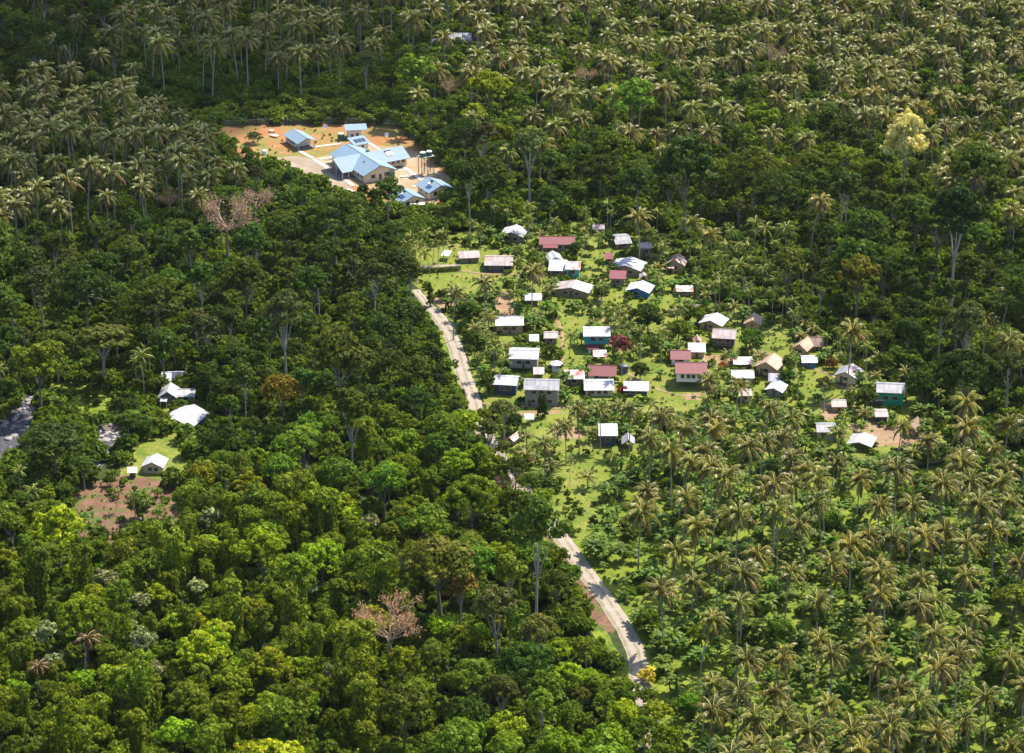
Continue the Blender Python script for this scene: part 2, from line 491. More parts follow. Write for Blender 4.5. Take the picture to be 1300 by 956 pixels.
# towers hung with creepers: mop heads over hanging curtains
for _ in range(7):
    nt_ = random.choice((1, 2, 2, 3))
    lobes, mops, t = [], [], MB()
    qs = []
    for k in range(nt_):
        a = random.uniform(0, 6.28); d = 0 if nt_ == 1 else random.uniform(1.4, 2.6)
        x, y = d * math.cos(a + k * 2.1), d * math.sin(a + k * 2.1)
        h = random.uniform(8.5, 14.5)
        r = random.uniform(1.4, 2.2)
        t.tube([(x * .5, y * .5, -.3), (x, y, h * .5), (x, y, h)], [.3, .22, .12], 6)
        mops.append((x, y, h, r * 1.12, r * .8))
        for z in np.arange(h - 1.6, 1.0, -1.25):
            rr = r * random.uniform(.55, .85)
            m = 95
            aa = rng.uniform(0, 6.283, m); zz = z + rng.uniform(-.8, .8, m)
            rad = rr * (1 + .22 * np.sin(aa * 4 + k) + rng.uniform(-.1, .1, m))
            p = np.stack([x + rad * np.cos(aa), y + rad * np.sin(aa), zz], 1)
            nn = np.stack([np.cos(aa), np.sin(aa), np.full(m, .45)], 1) + rng.normal(size=(m, 3)) * .3
            s = rng.uniform(.3, .65, m)
            qs.append(leaves(p, nn, s * 1.3, s * .85))
        if random.random() < .7:
            b = random.uniform(0, 6.28)
            mops.append((x + 1.7 * math.cos(b), y + 1.7 * math.sin(b), h - random.uniform(1.5, 3.5), r * .7, r * .55))
    qs.append(clumps(mops, 20, 38, .36, .4, zmin=-.2, drop=.05))
    add_proto('vine', t, ['bark'], np.concatenate(qs), ['leaf_vine'], 11.0, 3.2)

# creeper-smothered rounded trees
for _ in range(4):
    R0, H = 4.2, 9.5
    mops = []
    for k in range(10):
        a = k * 2.4; rr = R0 * math.sqrt((k + .5) / 10) * .8
        s = random.uniform(1.1, 1.9)
        mops.append((rr * math.cos(a), rr * math.sin(a), H + 2.2 - 3.6 * (rr / R0) ** 2 + random.uniform(-1, 1), s, s * .85))
    t = MB(); limbs(t, (0, 0), (0, 0, H * .55), mops[::2], .3)
    add_proto('mophead', t, ['bark'], clumps(mops, 18, 38, .38, .4, zmin=-.5, drop=.08), ['leaf_vine'], H, R0)

# leafless trees
for _ in range(3):
    t = MB(); e = MB(); ends = []
    t.tube([(0, 0, -.3), (.2, .1, 4), (.1, .3, 7.5)], [.34, .28, .2], 7)
    def grow(p, d, L, r, lv):
        q = p + d * L
        m = p + d * L * .5 + Vector((random.uniform(-.1, .1), random.uniform(-.1, .1), .12)) * L
        e.tube([p, m, q], [r, r * .75, r * .5], 4 if lv > 0 else 5, 1)
        ends.append((q, lv))
        if lv < 3:
            for _k in range(4 if lv < 2 else 3):
                dd = (d + Vector((random.uniform(-.8, .8), random.uniform(-.8, .8), random.uniform(-.25, .6)))).normalized()
                grow(q if _k < 2 else m, dd, L * random.uniform(.55, .8), max(.035, r * .5), lv + 1)
    for k in range(6):
        a = k * 1.05 + random.uniform(-.3, .3)
        grow(Vector((.15, .2, random.uniform(5, 7.4))), Vector((math.cos(a), math.sin(a), random.uniform(.5, 1.1))).normalized(), random.uniform(2.4, 3.4), .17, 0)
    pc = np.array([tuple(q) for q, lv in ends if lv >= 2 for _k in range(4)]); pc = pc + rng.normal(size=pc.shape) * .3
    q = leaves(pc, rng.normal(size=pc.shape) + np.array([0, 0, .6]), rng.uniform(.25, .6, len(pc)), rng.uniform(.08, .2, len(pc)))
    add_proto('bare', t, ['twig'], q, ['leaf_tan', 'twig'], 10.0, 5.0, extra=e)

# coconut palms
def palm(kind, H, n, L, trunk_r, leaflets, leafm='leaf_palm', lw=.2, ll=.95, droop=1.0, nut=True, upright=0.0, old=.3):
    t = MB()
    lean = random.uniform(0, .06) ** 1 * H if random.random() < .7 else random.uniform(.1, .2) * H; la = random.uniform(0, 6.28)
    lx, ly = lean * math.cos(la), lean * math.sin(la)
    pts = [(lx * (s ** 1.7), ly * (s ** 1.7), -.3 + (H + .3) * s) for s in (0, .08, .3, .55, .8, 1)]
    t.tube(pts, [trunk_r * k for k in (1.7, 1.15, 1, .9, .8, .75)], 7)
    top = Vector(pts[-1])
    e = MB(); qs, ages = [], []
    for i in range(n):
        u = (i + .5) / n
        az = i * 2.39996 + random.uniform(-.2, .2)
        el = R(80 - 118 * u ** 1.05 * (1 - upright)) + random.uniform(-.12, .12)
        Lf = L * random.uniform(.86, 1.06) * (.72 + .28 * min(1, u * 4)) 
        age = 0.0 if u < 1 - old else min(1, random.uniform(.15, .8) + (u - (1 - old)) * 1.4)
        if age and random.random() < .35: age = 0.1
        h = Vector((math.cos(az), math.sin(az), 0))
        p = top.copy(); ang = el; seg = 9
        P_, D_ = [p.copy()], []
        g = (1.15 + .25 * random.random()) * droop * (1.2 - .45 * u)
        for s in range(seg):
            d = h * math.cos(ang) + Vector((0, 0, math.sin(ang)))
            D_.append(d); p = p + d * (Lf / seg); P_.append(p.copy())
            ang -= g / seg * (.45 + 1.3 * s / seg)
            ang = max(ang, R(-86))
        side = Vector((-math.sin(az), math.cos(az), 0))
        e.tube([P_[0], P_[2], P_[4], P_[6], P_[8]], [.12, .1, .085, .065, .035], 3, 1)
        k = leaflets
        for s in range(k):
            f = .13 + .86 * (s + .5) / k
            x = f * seg; a = min(seg - 1, int(x)); b = x - a
            c = P_[a].lerp(P_[a + 1], b); d = D_[a]
            up = side.cross(d).normalized() * -1
            if up.z < 0 and el > -1: up = -up
            for sg in (-1, 1):
                tip = (side * sg * .95 + d * .5 - Vector((0, 0, 1)) * (.55 + .7 * random.random()) + up * .12).normalized()
                l2 = ll * (1 - .65 * abs(f - .42) ** 1.4 / .45) * random.uniform(.85, 1.1)
                w = d * lw
                q = [c - w * .5, c + w * .5, c + w * .2 + tip * l2, c - w * .2 + tip * l2 * .96]
                qs.append([tuple(v) for v in q]); ages.append(age)
    if nut:
        for k in range(5):
            a = random.uniform(0, 6.28)
            c = top + Vector((math.cos(a) * .42, math.sin(a) * .42, -.45 - random.random() * .3))
            e.tube([c + Vector((0, 0, .17)), c, c - Vector((0, 0, .17))], [.06, .17, .05], 5, 2)
    add_proto(kind, t, ['palm_trunk'], np.array(qs), [leafm, 'rachis', 'coconut'], H, L * .8, age=np.array(ages), extra=e)

for k in range(8):
    palm('palm', (14.5, 16, 17.5, 19, 15.5, 18.2, 16.6, 20)[k], 20 + (k % 3) * 2, 6.2, .2, 18, lw=.4, ll=1.1, old=.34, droop=1.3)
for k in range(4):
    palm('areca', 7.0 + k, 12, 2.7, .09, 10, leafm='leaf_shrub', lw=.22, ll=.75, nut=False, old=.1)
for k in range(3):
    palm('youngpalm', 3.2, 15, 3.4, .17, 12, lw=.24, ll=.85, nut=False, upright=.25, old=.1)
palm('deadpalm', 14.0, 18, 4.2, .2, 14, leafm='leaf_dead', lw=.3, nut=False, old=-.1, droop=1.5)

# banana plants
for _ in range(4):
    t = MB(); e = MB(); qs = []
    stems = [(0, 0, 2.6)] + [(random.uniform(-1, 1), random.uniform(-1, 1), random.uniform(1.2, 2.4)) for _k in range(2)]
    for (x, y, h) in stems:
        t.tube([(x * .6, y * .6, -.1), (x, y, h)], [.16, .09], 6)
        for k in range(8):
            az = k * 2.4 + random.random(); hd = Vector((math.cos(az), math.sin(az), 0)); side = Vector((-math.sin(az), math.cos(az), 0))
            p = Vector((x, y, h)); ang = R(random.uniform(35, 80)); W0 = random.uniform(.26, .38)
            prev = None
            for s in range(6):
                d = hd * math.cos(ang) + Vector((0, 0, math.sin(ang)))
                w = W0 * (.35, .9, 1.1, 1.05, .8, .15)[s]
                cur = (p + side * w - Vector((0, 0, .08)), p.copy(), p - side * w - Vector((0, 0, .08)))
                if prev:
                    qs.append([tuple(prev[0]), tuple(prev[1]), tuple(cur[1]), tuple(cur[0])])
                    qs.append([tuple(prev[1]), tuple(prev[2]), tuple(cur[2]), tuple(cur[1])])
                prev = cur; p = p + d * .5; ang -= .36
    add_proto('banana', t, ['leaf_shrub'], np.array(qs), ['leaf_banana'], 3.0, 2.0)

# shrubs
for _ in range(5):
    mops = [(random.uniform(-.7, .7), random.uniform(-.7, .7), random.uniform(.5, 1.2), random.uniform(.5, .9), random.uniform(.5, .8)) for k in range(5)]
    t = MB()
    for m in mops[:3]: t.tube([(0, 0, -.1), (m[0] * .6, m[1] * .6, m[2])], [.06, .03], 4)
    add_proto('shrub', t, ['bark'], clumps(mops, 9, 12, .42, .36, zmin=-.1), ['leaf_shrub'], .9, 1.4)
for _ in range(1):
    mops = [(random.uniform(-.7, .7), random.uniform(-.7, .7), random.uniform(.5, 1.3), random.uniform(.5, .9), random.uniform(.5, .8)) for k in range(5)]
    t = MB(); t.tube([(0, 0, -.1), (0, 0, .8)], [.06, .03], 4)
    q = clumps(mops, 9, 12, .42, .36, zmin=-.1)
    add_proto('orangeshrub', t, ['bark'], q, ['leaf_orange'], .9, 1.4)
    add_proto('yellowshrub', t, ['bark'], q, ['leaf_yellow'], .9, 1.4)
# narrow clipped column
t = MB(); t.tube([(0, 0, -.1), (0, 0, 3)], [.1, .05], 5)
add_proto('column', t, ['bark'], clumps([(0, 0, z, .7 - .08 * i, .6) for i, z in enumerate((.7, 1.5, 2.3, 3.1, 3.9, 4.6))], 14, 14, .36, .3, zmin=-.6), ['leaf_broad'], 2.6, .8)

def plant(kind, x, y, s=1.0, name=None, label=None, cat='tree', group=None, tint=None, i=None, z=0.0, sz=None, crown_name='crown'):
    """one plant as a thing with its trunk and crown"""
    ps = PROTO[kind]
    tme, cme, hc, rc = ps[i if i is not None else random.randrange(len(ps))]
    o = empty(name or kind, (x, y, z), random.uniform(0, 6.28))
    o.scale = (s, s, (sz or s))
    tag(o, label, cat, group)
    link({'banana': 'stem', 'shrub': 'stem'}.get(kind, 'trunk'), tme, o)
    c = link(crown_name, cme, o)
    if tint: c.color = (*tint, 1)
    return o

def scatter_stuff(name, kinds, pts, label, cat, group=None, parts='both', scale=(.8, 1.2), tints=None):
    """one object whose geometry nodes stand prototypes at pts = [(x, y, scale)]"""
    src = bpy.data.collections.new(name + '_sources')
    k = 0
    tints = tints or [(1, 1, 1)]
    rngs = {}
    for kd in kinds:
        rngs[kd] = k
        for (tme, cme, hc, rc) in PROTO[kd]:
            for tn in tints:
                # crown and trunk joined in one mesh
                mats = [m for m in cme.materials]
                off = len(mats)
                bm = bpy.data.meshes.new(name + '_source')
                import bmesh
                b = bmesh.new()
                b.from_mesh(cme)
                if parts == 'both':
                    b2 = bmesh.new(); b2.from_mesh(tme)
                    for f in b2.faces: f.material_index = off
                    tmp = bpy.data.meshes.new('tmp'); b2.to_mesh(tmp); b2.free()
                    b.from_mesh(tmp); bpy.data.meshes.remove(tmp)
                b.to_mesh(bm); b.free()
                for m in mats: bm.materials.append(m)
                bm.materials.append(tme.materials[0])
                o = bpy.data.objects.new('%s_source_%02d' % (name, k), bm); k += 1
                o.color = (*tn, 1)
                src.objects.link(o)
    ends = {kd: (rngs[kd], (list(rngs.values()) + [k])[i + 1] - 1) for i, kd in enumerate(kinds)}
    me = bpy.data.meshes.new(name)
    me.from_pydata([(p[0], p[1], 0.0) for p in pts], [], [])
    a = me.attributes.new('psc', 'FLOAT', 'POINT'); a.data.foreach_set('value', [p[2] for p in pts])
    a = me.attributes.new('pro', 'FLOAT', 'POINT'); a.data.foreach_set('value', [random.uniform(0, 6.28) for p in pts])
    a = me.attributes.new('pix', 'INT', 'POINT'); a.data.foreach_set('value', [random.randint(*ends[p[3]]) if len(p) > 3 else random.randrange(k) for p in pts])
    o = link(name, me); tag(o, label, cat, group, 'stuff')
    ng = bpy.data.node_groups.new(name + '_nodes', 'GeometryNodeTree')
    ng.interface.new_socket('Geometry', in_out='INPUT', socket_type='NodeSocketGeometry')
    ng.interface.new_socket('Geometry', in_out='OUTPUT', socket_type='NodeSocketGeometry')
    gi, go = ng.nodes.new('NodeGroupInput'), ng.nodes.new('NodeGroupOutput')
    ci = ng.nodes.new('GeometryNodeCollectionInfo')
    ci.inputs['Collection'].default_value = src
    ci.inputs['Separate Children'].default_value = True
    ci.inputs['Reset Children'].default_value = True
    ip = ng.nodes.new('GeometryNodeInstanceOnPoints')
    ip.inputs['Pick Instance'].default_value = True
    def attr(nm, ty):
        n = ng.nodes.new('GeometryNodeInputNamedAttribute'); n.data_type = ty
        n.inputs['Name'].default_value = nm
        return n.outputs['Attribute']
    cx = ng.nodes.new('ShaderNodeCombineXYZ')
    ng.links.new(attr('pro', 'FLOAT'), cx.inputs['Z'])
    er = ng.nodes.new('FunctionNodeEulerToRotation')
    ng.links.new(cx.outputs[0], er.inputs[0])
    cs = ng.nodes.new('ShaderNodeCombineXYZ')
    s_ = attr('psc', 'FLOAT')
    for ii in range(3): ng.links.new(s_, cs.inputs[ii])
    ng.links.new(gi.outputs[0], ip.inputs['Points'])
    ng.links.new(ci.outputs[0], ip.inputs['Instance'])
    ng.links.new(attr('pix', 'INT'), ip.inputs['Instance Index'])
    ng.links.new(er.outputs[0], ip.inputs['Rotation'])
    ng.links.new(cs.outputs[0], ip.inputs['Scale'])
    ng.links.new(ip.outputs[0], go.inputs[0])
    md = o.modifiers.new('scatter', 'NODES'); md.node_group = ng
    return o
# ------------------------------------------------------------------ the setting
def wobble(poly, step=3.0, amp=.5, seed=0):
    """densify a world polygon and roughen its edge"""
    rr = random.Random(seed)
    out = []
    n = len(poly)
    for i in range(n):
        a, b = Vector(poly[i]), Vector(poly[(i + 1) % n])
        k = max(1, int((b - a).length / step))
        for j in range(k):
            p = a.lerp(b, j / k)
            out.append((p.x + rr.uniform(-amp, amp), p.y + rr.uniform(-amp, amp)))
    return out

def sheet(name, pxpoly, z, mat, amp=.6, step=3.0):
    poly = [G(*p) for p in pxpoly]
    if amp: poly = wobble(poly, step, amp, len(name))
    from mathutils.geometry import tessellate_polygon
    vs = [(x, y, z) for x, y in poly]
    tris = tessellate_polygon([[Vector(v) for v in vs]])
    me = bpy.data.meshes.new(name)
    me.from_pydata(vs, [], [tuple(t) for t in tris])
    me.materials.append(M[mat]); me.update()
    # face up
    if sum(p.normal.z for p in me.polygons) < 0: me.flip_normals()
    o = link(name, me); tag(o, kind='structure')
    return o

# ground: one sheet to the horizon with the river's bed sunk in its nearer part
RIVER_BED = [(-200, 570), (-60, 556), (-8, 540), (14, 512), (34, 499), (56, 500), (52, 516), (38, 542), (24, 572), (8, 596), (-20, 610), (-200, 630)]
BED2 = [(118, 548), (136, 541), (158, 538), (162, 548), (150, 564), (132, 578), (120, 598), (106, 614), (84, 622), (80, 614), (98, 598), (108, 580), (112, 562)]
CRK = [G(*p) for p in ((-190, 600), (-60, 575), (0, 560), (30, 540), (52, 512), (40, 494), (-40, 470), (-160, 440))]
me = bpy.data.meshes.new('ground')
xs = [-9000, -1500, -400, -200, 0, 200, 400, 1500, 9000]; ys = [-3000, 0, 300, 500, 700, 900, 1200, 2500, 12000]
me.from_pydata([(x, y, -.02) for y in ys for x in xs], [], [(j * 9 + i, j * 9 + i + 1, j * 9 + i + 10, j * 9 + i + 9) for j in range(8) for i in range(8)])
me.materials.append(M['ground']); me.update()
tag(link('ground', me), kind='structure')

def ribbon(name, pts, hw, z, mat, seg=2.0, jit=.35, seed=3):
    """a strip along world points, UV.x across it"""
    rr = random.Random(seed)
    P_ = [Vector(p) for p in pts]
    # Catmull-Rom
    out = []
    for i in range(len(P_) - 1):
        a, b, c, d = P_[max(0, i - 1)], P_[i], P_[i + 1], P_[min(len(P_) - 1, i + 2)]
        k = max(2, int((c - b).length / seg))
        for j in range(k):
            t = j / k
            out.append(.5 * ((2 * b) + (c - a) * t + (2 * a - 5 * b + 4 * c - d) * t * t + (3 * b - a - 3 * c + d) * t ** 3))
    out.append(P_[-1])
    vs, fs, uv = [], [], []
    W_ = 5
    for i, p in enumerate(out):
        d = (out[min(i + 1, len(out) - 1)] - out[max(i - 1, 0)]).normalized()
        n = Vector((-d.y, d.x))
        h = hw(i / len(out)) if callable(hw) else hw
        e1, e2 = h + rr.uniform(-jit, jit), h + rr.uniform(-jit, jit)
        for j in range(W_):
            t = j / (W_ - 1)
            off = -e1 + (e1 + e2) * t
            q = p + n * off
            vs.append((q.x, q.y, z + (.08 if 0 < j < W_ - 1 else 0)))
            uv.append(t)
    for i in range(len(out) - 1):
        for j in range(W_ - 1):
            a = i * W_ + j
            fs.append((a, a + W_, a + W_ + 1, a + 1))
    me = bpy.data.meshes.new(name)
    me.from_pydata(vs, [], fs)
    ul = me.uv_layers.new(name='UVMap')
    for l in me.loops: ul.data[l.index].uv = (uv[l.vertex_index], 0)
    me.materials.append(M[mat]); me.update()
    if sum(p.normal.z for p in me.polygons) < 0: me.flip_normals()
    o = link(name, me); tag(o, kind='structure')
    return o, out

VILLAGE = [(508, 322), (560, 300), (640, 286), (700, 284), (765, 278), (850, 300), (885, 372), (950, 392), (1010, 408), (1060, 440), (1110, 455), (1170, 482), (1215, 540), (1200, 585), (1100, 606), (900, 575), (830, 560), (790, 600), (760, 660), (738, 690), (700, 655), (668, 600), (640, 540), (612, 508), (600, 480), (592, 440), (566, 398), (540, 372), (512, 352)]
sheet('village_grass', VILLAGE, .0, 'grass', .8)
sheet('plantation_ground', [(700, 655), (760, 640), (800, 575), (900, 575), (1110, 606), (1215, 585), (1420, 600), (1480, 1010), (880, 1010), (832, 930), (815, 850), (790, 790), (755, 730)], -.008, 'lush', 1.2)
sheet('roadside_verge', [(560, 400), (600, 480), (615, 520), (650, 560), (700, 640), (690, 655), (730, 730), (770, 800), (800, 850), (810, 950), (790, 950), (770, 850), (735, 770), (700, 700), (670, 655), (600, 540), (575, 500), (560, 440), (545, 400)], -.012, 'lush', .8)

# yard of the fenced compound
YARD = [(270, 161), (340, 158), (440, 157), (509, 160), (540, 190), (578, 226), (574, 245), (556, 268), (520, 275), (470, 262), (425, 243), (380, 222), (335, 212), (300, 198)]
sheet('compound_yard', YARD, .0, 'yard', .4)
sheet('gravel_yard', [(322, 204), (345, 201), (382, 198), (397, 202), (447, 236), (440, 250), (425, 244), (400, 232), (380, 222), (340, 212)], .012, 'gravel_yard', .5)
sheet('bare_yard', [(400, 200), (430, 196), (470, 180), (482, 186), (505, 187), (530, 192), (545, 205), (572, 226), (572, 242), (548, 262), (510, 250), (480, 240), (450, 236)], .006, 'bare_yard', .4)
def strip(pa, pb, w=1.1, z=.02):
    a, b = Vector(G(*pa)), Vector(G(*pb))
    d = (b - a).normalized(); n = Vector((-d.y, d.x)) * w / 2
    me = bpy.data.meshes.new('concrete_path')
    me.from_pydata([(p.x, p.y, zz) for zz in (z, z + .12) for p in (a - n, b - n, b + n, a + n)], [], [(4, 5, 6, 7), (0, 1, 5, 4), (1, 2, 6, 5), (2, 3, 7, 6), (3, 0, 4, 7)])
    me.materials.append(M['concrete']); me.update()
    tag(link('concrete_path', me), kind='structure')
for k, (a, b, w) in enumerate((((376, 189.5), (432, 182.5), 1.3), ((379, 191.5), (397, 201), 1.5), ((398, 202), (449, 236), 1.5), ((405, 202.5), (424, 199.5), 1.1), ((466, 180), (484, 192), 1.3), ((507, 208), (540, 232.5), 1.5), ((495, 224), (503, 233), 1.3), ((535, 236), (523, 237), 1.1), ((441, 240), (456, 247), 1.2), ((506, 217), (514, 215.5), 1.1))):
    strip(a, b, w, .02 + k * .004)

# dirt patches in the village
for k, pg in enumerate(([(626, 372), (646, 368), (658, 402), (630, 404)], [(1075, 540), (1110, 532), (1160, 542), (1180, 556), (1150, 566), (1100, 566)], [(1040, 512), (1062, 508), (1064, 530), (1046, 534)], [(885, 452), (930, 449), (940, 462), (900, 466)],
                        [(655, 523), (712, 521), (712, 525), (656, 527)], [(700, 545), (735, 541), (740, 556), (706, 558)], [(868, 500), (888, 498), (890, 508), (868, 508)], [(1060, 486), (1085, 490), (1080, 496), (1064, 492)], [(545, 378), (590, 372), (600, 384), (560, 392)])):
    sheet('dirt_patch', pg, .006, 'dirt', .5, 2.0)
sheet('dirt_track', [(520, 339), (560, 336), (584, 335), (584, 339), (560, 341), (522, 343)], .01, 'gravel_yard', .25, 2.0)

# road
ROADPX = [(527, 368), (537, 380), (552, 397), (567, 417), (577, 438), (583, 458), (590, 480), (598, 500), (604, 522), (618, 556), (650, 605), (690, 652), (706, 674), (728, 704), (752, 739), (776, 771), (795, 802), (808, 832), (812, 860), (822, 905), (838, 960), (860, 1040)]
road, ROAD = ribbon('road', [G(*p) for p in ROADPX], lambda t: 1.5 if t < .05 else 2.3, .02, 'road', 2.0, .16)

for k, pg in enumerate(([(700, 392), (712, 420), (714, 455), (708, 476)], [(790, 470), (830, 492), (868, 503), (900, 500)], [(900, 458), (938, 452), (962, 446), (1008, 460), (1058, 478), (1078, 498), (1100, 536)], [(612, 512), (640, 515), (700, 518), (745, 517), (800, 512)], [(760, 352), (764, 400), (775, 440)], [(640, 347), (690, 352), (760, 350)], [(560, 341), (610, 347), (640, 349)])):
    ribbon('footpath', [G(*p) for p in pg], .5, .03 + k * .004, 'dirt', 1.5, .2, k)

# hamlet by the river
sheet('hamlet_grass', [(170, 498), (215, 490), (262, 512), (250, 560), (244, 600), (220, 616), (180, 614), (150, 606), (158, 578), (180, 560), (185, 530)], .0, 'grass', .6)
sheet('grassy_bank', [(-60, 478), (60, 482), (120, 484), (158, 508), (150, 530), (108, 534), (78, 524), (56, 500), (-40, 492)], .0, 'lush', .8)
sheet('red_soil', [(50, 640), (104, 612), (160, 604), (215, 610), (240, 626), (238, 668), (190, 700), (140, 712), (90, 706), (60, 690)], .004, 'red_soil', .8)
# river: bed and two channels of water
sheet('river_bed', RIVER_BED, .004, 'river_bed', 1.0)
sheet('river_bed', BED2, .004, 'river_bed', 1.0)
ribbon('river_water', [G(*p) for p in ((-200, 600), (-60, 584), (-4, 572), (14, 550), (24, 528), (40, 510), (56, 500))], lambda t: 3.2, .012, 'river_water', 3.0, 1.2)
ribbon('river_water', [G(*p) for p in ((84, 622), (106, 606), (118, 586), (130, 566), (150, 552), (166, 544))], lambda t: 2.6, .03, 'river_water', 3.0, 1.0, 5)

sheet('earth_bank', [(690, 662), (700, 676), (722, 712), (752, 752), (782, 796), (778, 806), (752, 786), (728, 752), (704, 712), (690, 680)], -.004, 'red_soil', .5)

def inpoly(x, y, poly):
    c = False; j = len(poly) - 1
    for i in range(len(poly)):
        xi, yi = poly[i]; xj, yj = poly[j]
        if (yi > y) != (yj > y) and x < (xj - xi) * (y - yi) / (yj - yi) + xi: c = not c
        j = i
    return c

# boulders in the bed: a handful of shapes copied
def rock_mesh(seed):
    rr = random.Random(seed)
    import bmesh
    b = bmesh.new(); bmesh.ops.create_icosphere(b, subdivisions=2, radius=1)
    for v in b.verts:
        n = v.co.normalized()
        v.co *= 1 + .22 * math.sin(n.x * 3.1 + seed) * math.cos(n.y * 4 + seed * 2) + rr.uniform(-.06, .06)
        v.co.z *= .62
    me = bpy.data.meshes.new('boulder'); b.to_mesh(me); b.free()
    me.materials.append(M['boulder']); me.shade_smooth()
    return me
ROCKS = [rock_mesh(s) for s in range(5)]
cnt = 0; k = 0
while cnt < 130 and k < 3000:
    k += 1
    px, py = random.choice([(random.uniform(4, 56), random.uniform(502, 560)), (random.uniform(100, 160), random.uniform(538, 560)), (random.uniform(96, 130), random.uniform(585, 612)), (random.uniform(30, 56), random.uniform(500, 520))])
    if not (inpoly(px, py, RIVER_BED) or inpoly(px, py, BED2)): continue
    x, y = G(px, py)
    o = link('boulder', random.choice(ROCKS), None, (x, y, .1)); s = random.uniform(.45, 1.3)
    o.scale = (s, s * random.uniform(.7, 1.1), s * .8); o.rotation_euler = (0, 0, random.uniform(0, 6))
    tag(o, 'rounded grey boulder lying in the rocky river bed', 'boulder', 'boulders in the river bed'); cnt += 1

# ------------------------------------------------------------------ houses
KEEP = []      # (x0, y0, x1, y1, base row): picture boxes of the buildings, used to thin the trees in front
HOUSES = []
_wc = {}
def window_meshes(w, h):
    k = (round(w, 1), round(h, 1))
    if k not in _wc:
        a = MB().box(-w / 2, w / 2, -.03, .04, -h / 2, h / 2).mesh('window', ['window_dark'])
        f = MB(); t = .09
        f.box(-w / 2 - t, w / 2 + t, -.06, .02, h / 2, h / 2 + t); f.box(-w / 2 - t, w / 2 + t, -.08, .02, -h / 2 - t, -h / 2)
        f.box(-w / 2 - t, -w / 2, -.06, .02, -h / 2, h / 2); f.box(w / 2, w / 2 + t, -.06, .02, -h / 2, h / 2)
        _wc[k] = (a, f.mesh('window_frame', ['window_trim']))
    return _wc[k]

def put_window(root, face, u, zc, w, h, W_, D_):
    a, f = window_meshes(w, h)
    o = link('window', a, root)
    if face == 'f': o.location = (u, -D_ / 2 - .015, zc)
    elif face == 'r': o.location = (W_ / 2 + .015, u, zc); o.rotation_euler = (0, 0, R(90))
    elif face == 'l': o.location = (-W_ / 2 - .015, u, zc); o.rotation_euler = (0, 0, R(-90))
    else: o.location = (u, D_ / 2 + .015, zc); o.rotation_euler = (0, 0, R(180))
    link('window_frame', f, o)
    return o

def roof_mesh(kind, W_, D_, h, rise, mats, oh=.55, t=.1, ohg=.45):
    mb = MB()
    X, Y = W_ / 2 + oh, D_ / 2 + oh
    if kind == 'gx':   # ridge along x, eaves front and back
        X = W_ / 2 + ohg
        zr = h + rise; ze = h - rise * oh / (D_ / 2)
        mb.slab([(-X, -Y, ze), (X, -Y, ze), (X, 0, zr), (-X, 0, zr)], t, 0)
        mb.slab([(X, Y, ze), (-X, Y, ze), (-X, .002, zr), (X, .002, zr)], t, len(mats) - 1)
        mb.box(-X, X, -.14, .14, zr - .02, zr + .06)
    elif kind == 'gy':
        Y = D_ / 2 + ohg
        zr = h + rise; ze = h - rise * oh / (W_ / 2)
        mb.slab([(-X, Y, ze), (-X, -Y, ze), (0, -Y, zr), (0, Y, zr)], t, 0)
        mb.slab([(X, -Y, ze), (X, Y, ze), (.002, Y, zr), (.002, -Y, zr)], t, len(mats) - 1)
        mb.box(-.14, .14, -Y, Y, zr - .02, zr + .06)
    elif kind == 'shed':   # higher behind
        k = rise / D_
        mb.slab([(-X, -Y, h - k * oh), (X, -Y, h - k * oh), (X, Y, h + rise + k * oh), (-X, Y, h + rise + k * oh)], t, 0)
    elif kind == 'shedf':  # higher in front
        k = rise / D_
        mb.slab([(-X, -Y, h + rise + k * oh), (X, -Y, h + rise + k * oh), (X, Y, h - k * oh), (-X, Y, h - k * oh)], t, 0)
    elif kind == 'hip':
        r = max(0.2, W_ / 2 - D_ / 2); zr = h + rise; ze = h - .15
        A, B, C_, D4 = (-X, -Y, ze), (X, -Y, ze), (X, Y, ze), (-X, Y, ze); E, F_ = (-r, 0, zr), (r, 0, zr)
        for f in ((A, B, F_, E), (B, C_, F_), (C_, D4, E, F_), (D4, A, E)): mb.quad(f, 0)
        mb.quad([D4, C_, B, A], 0)
    return mb

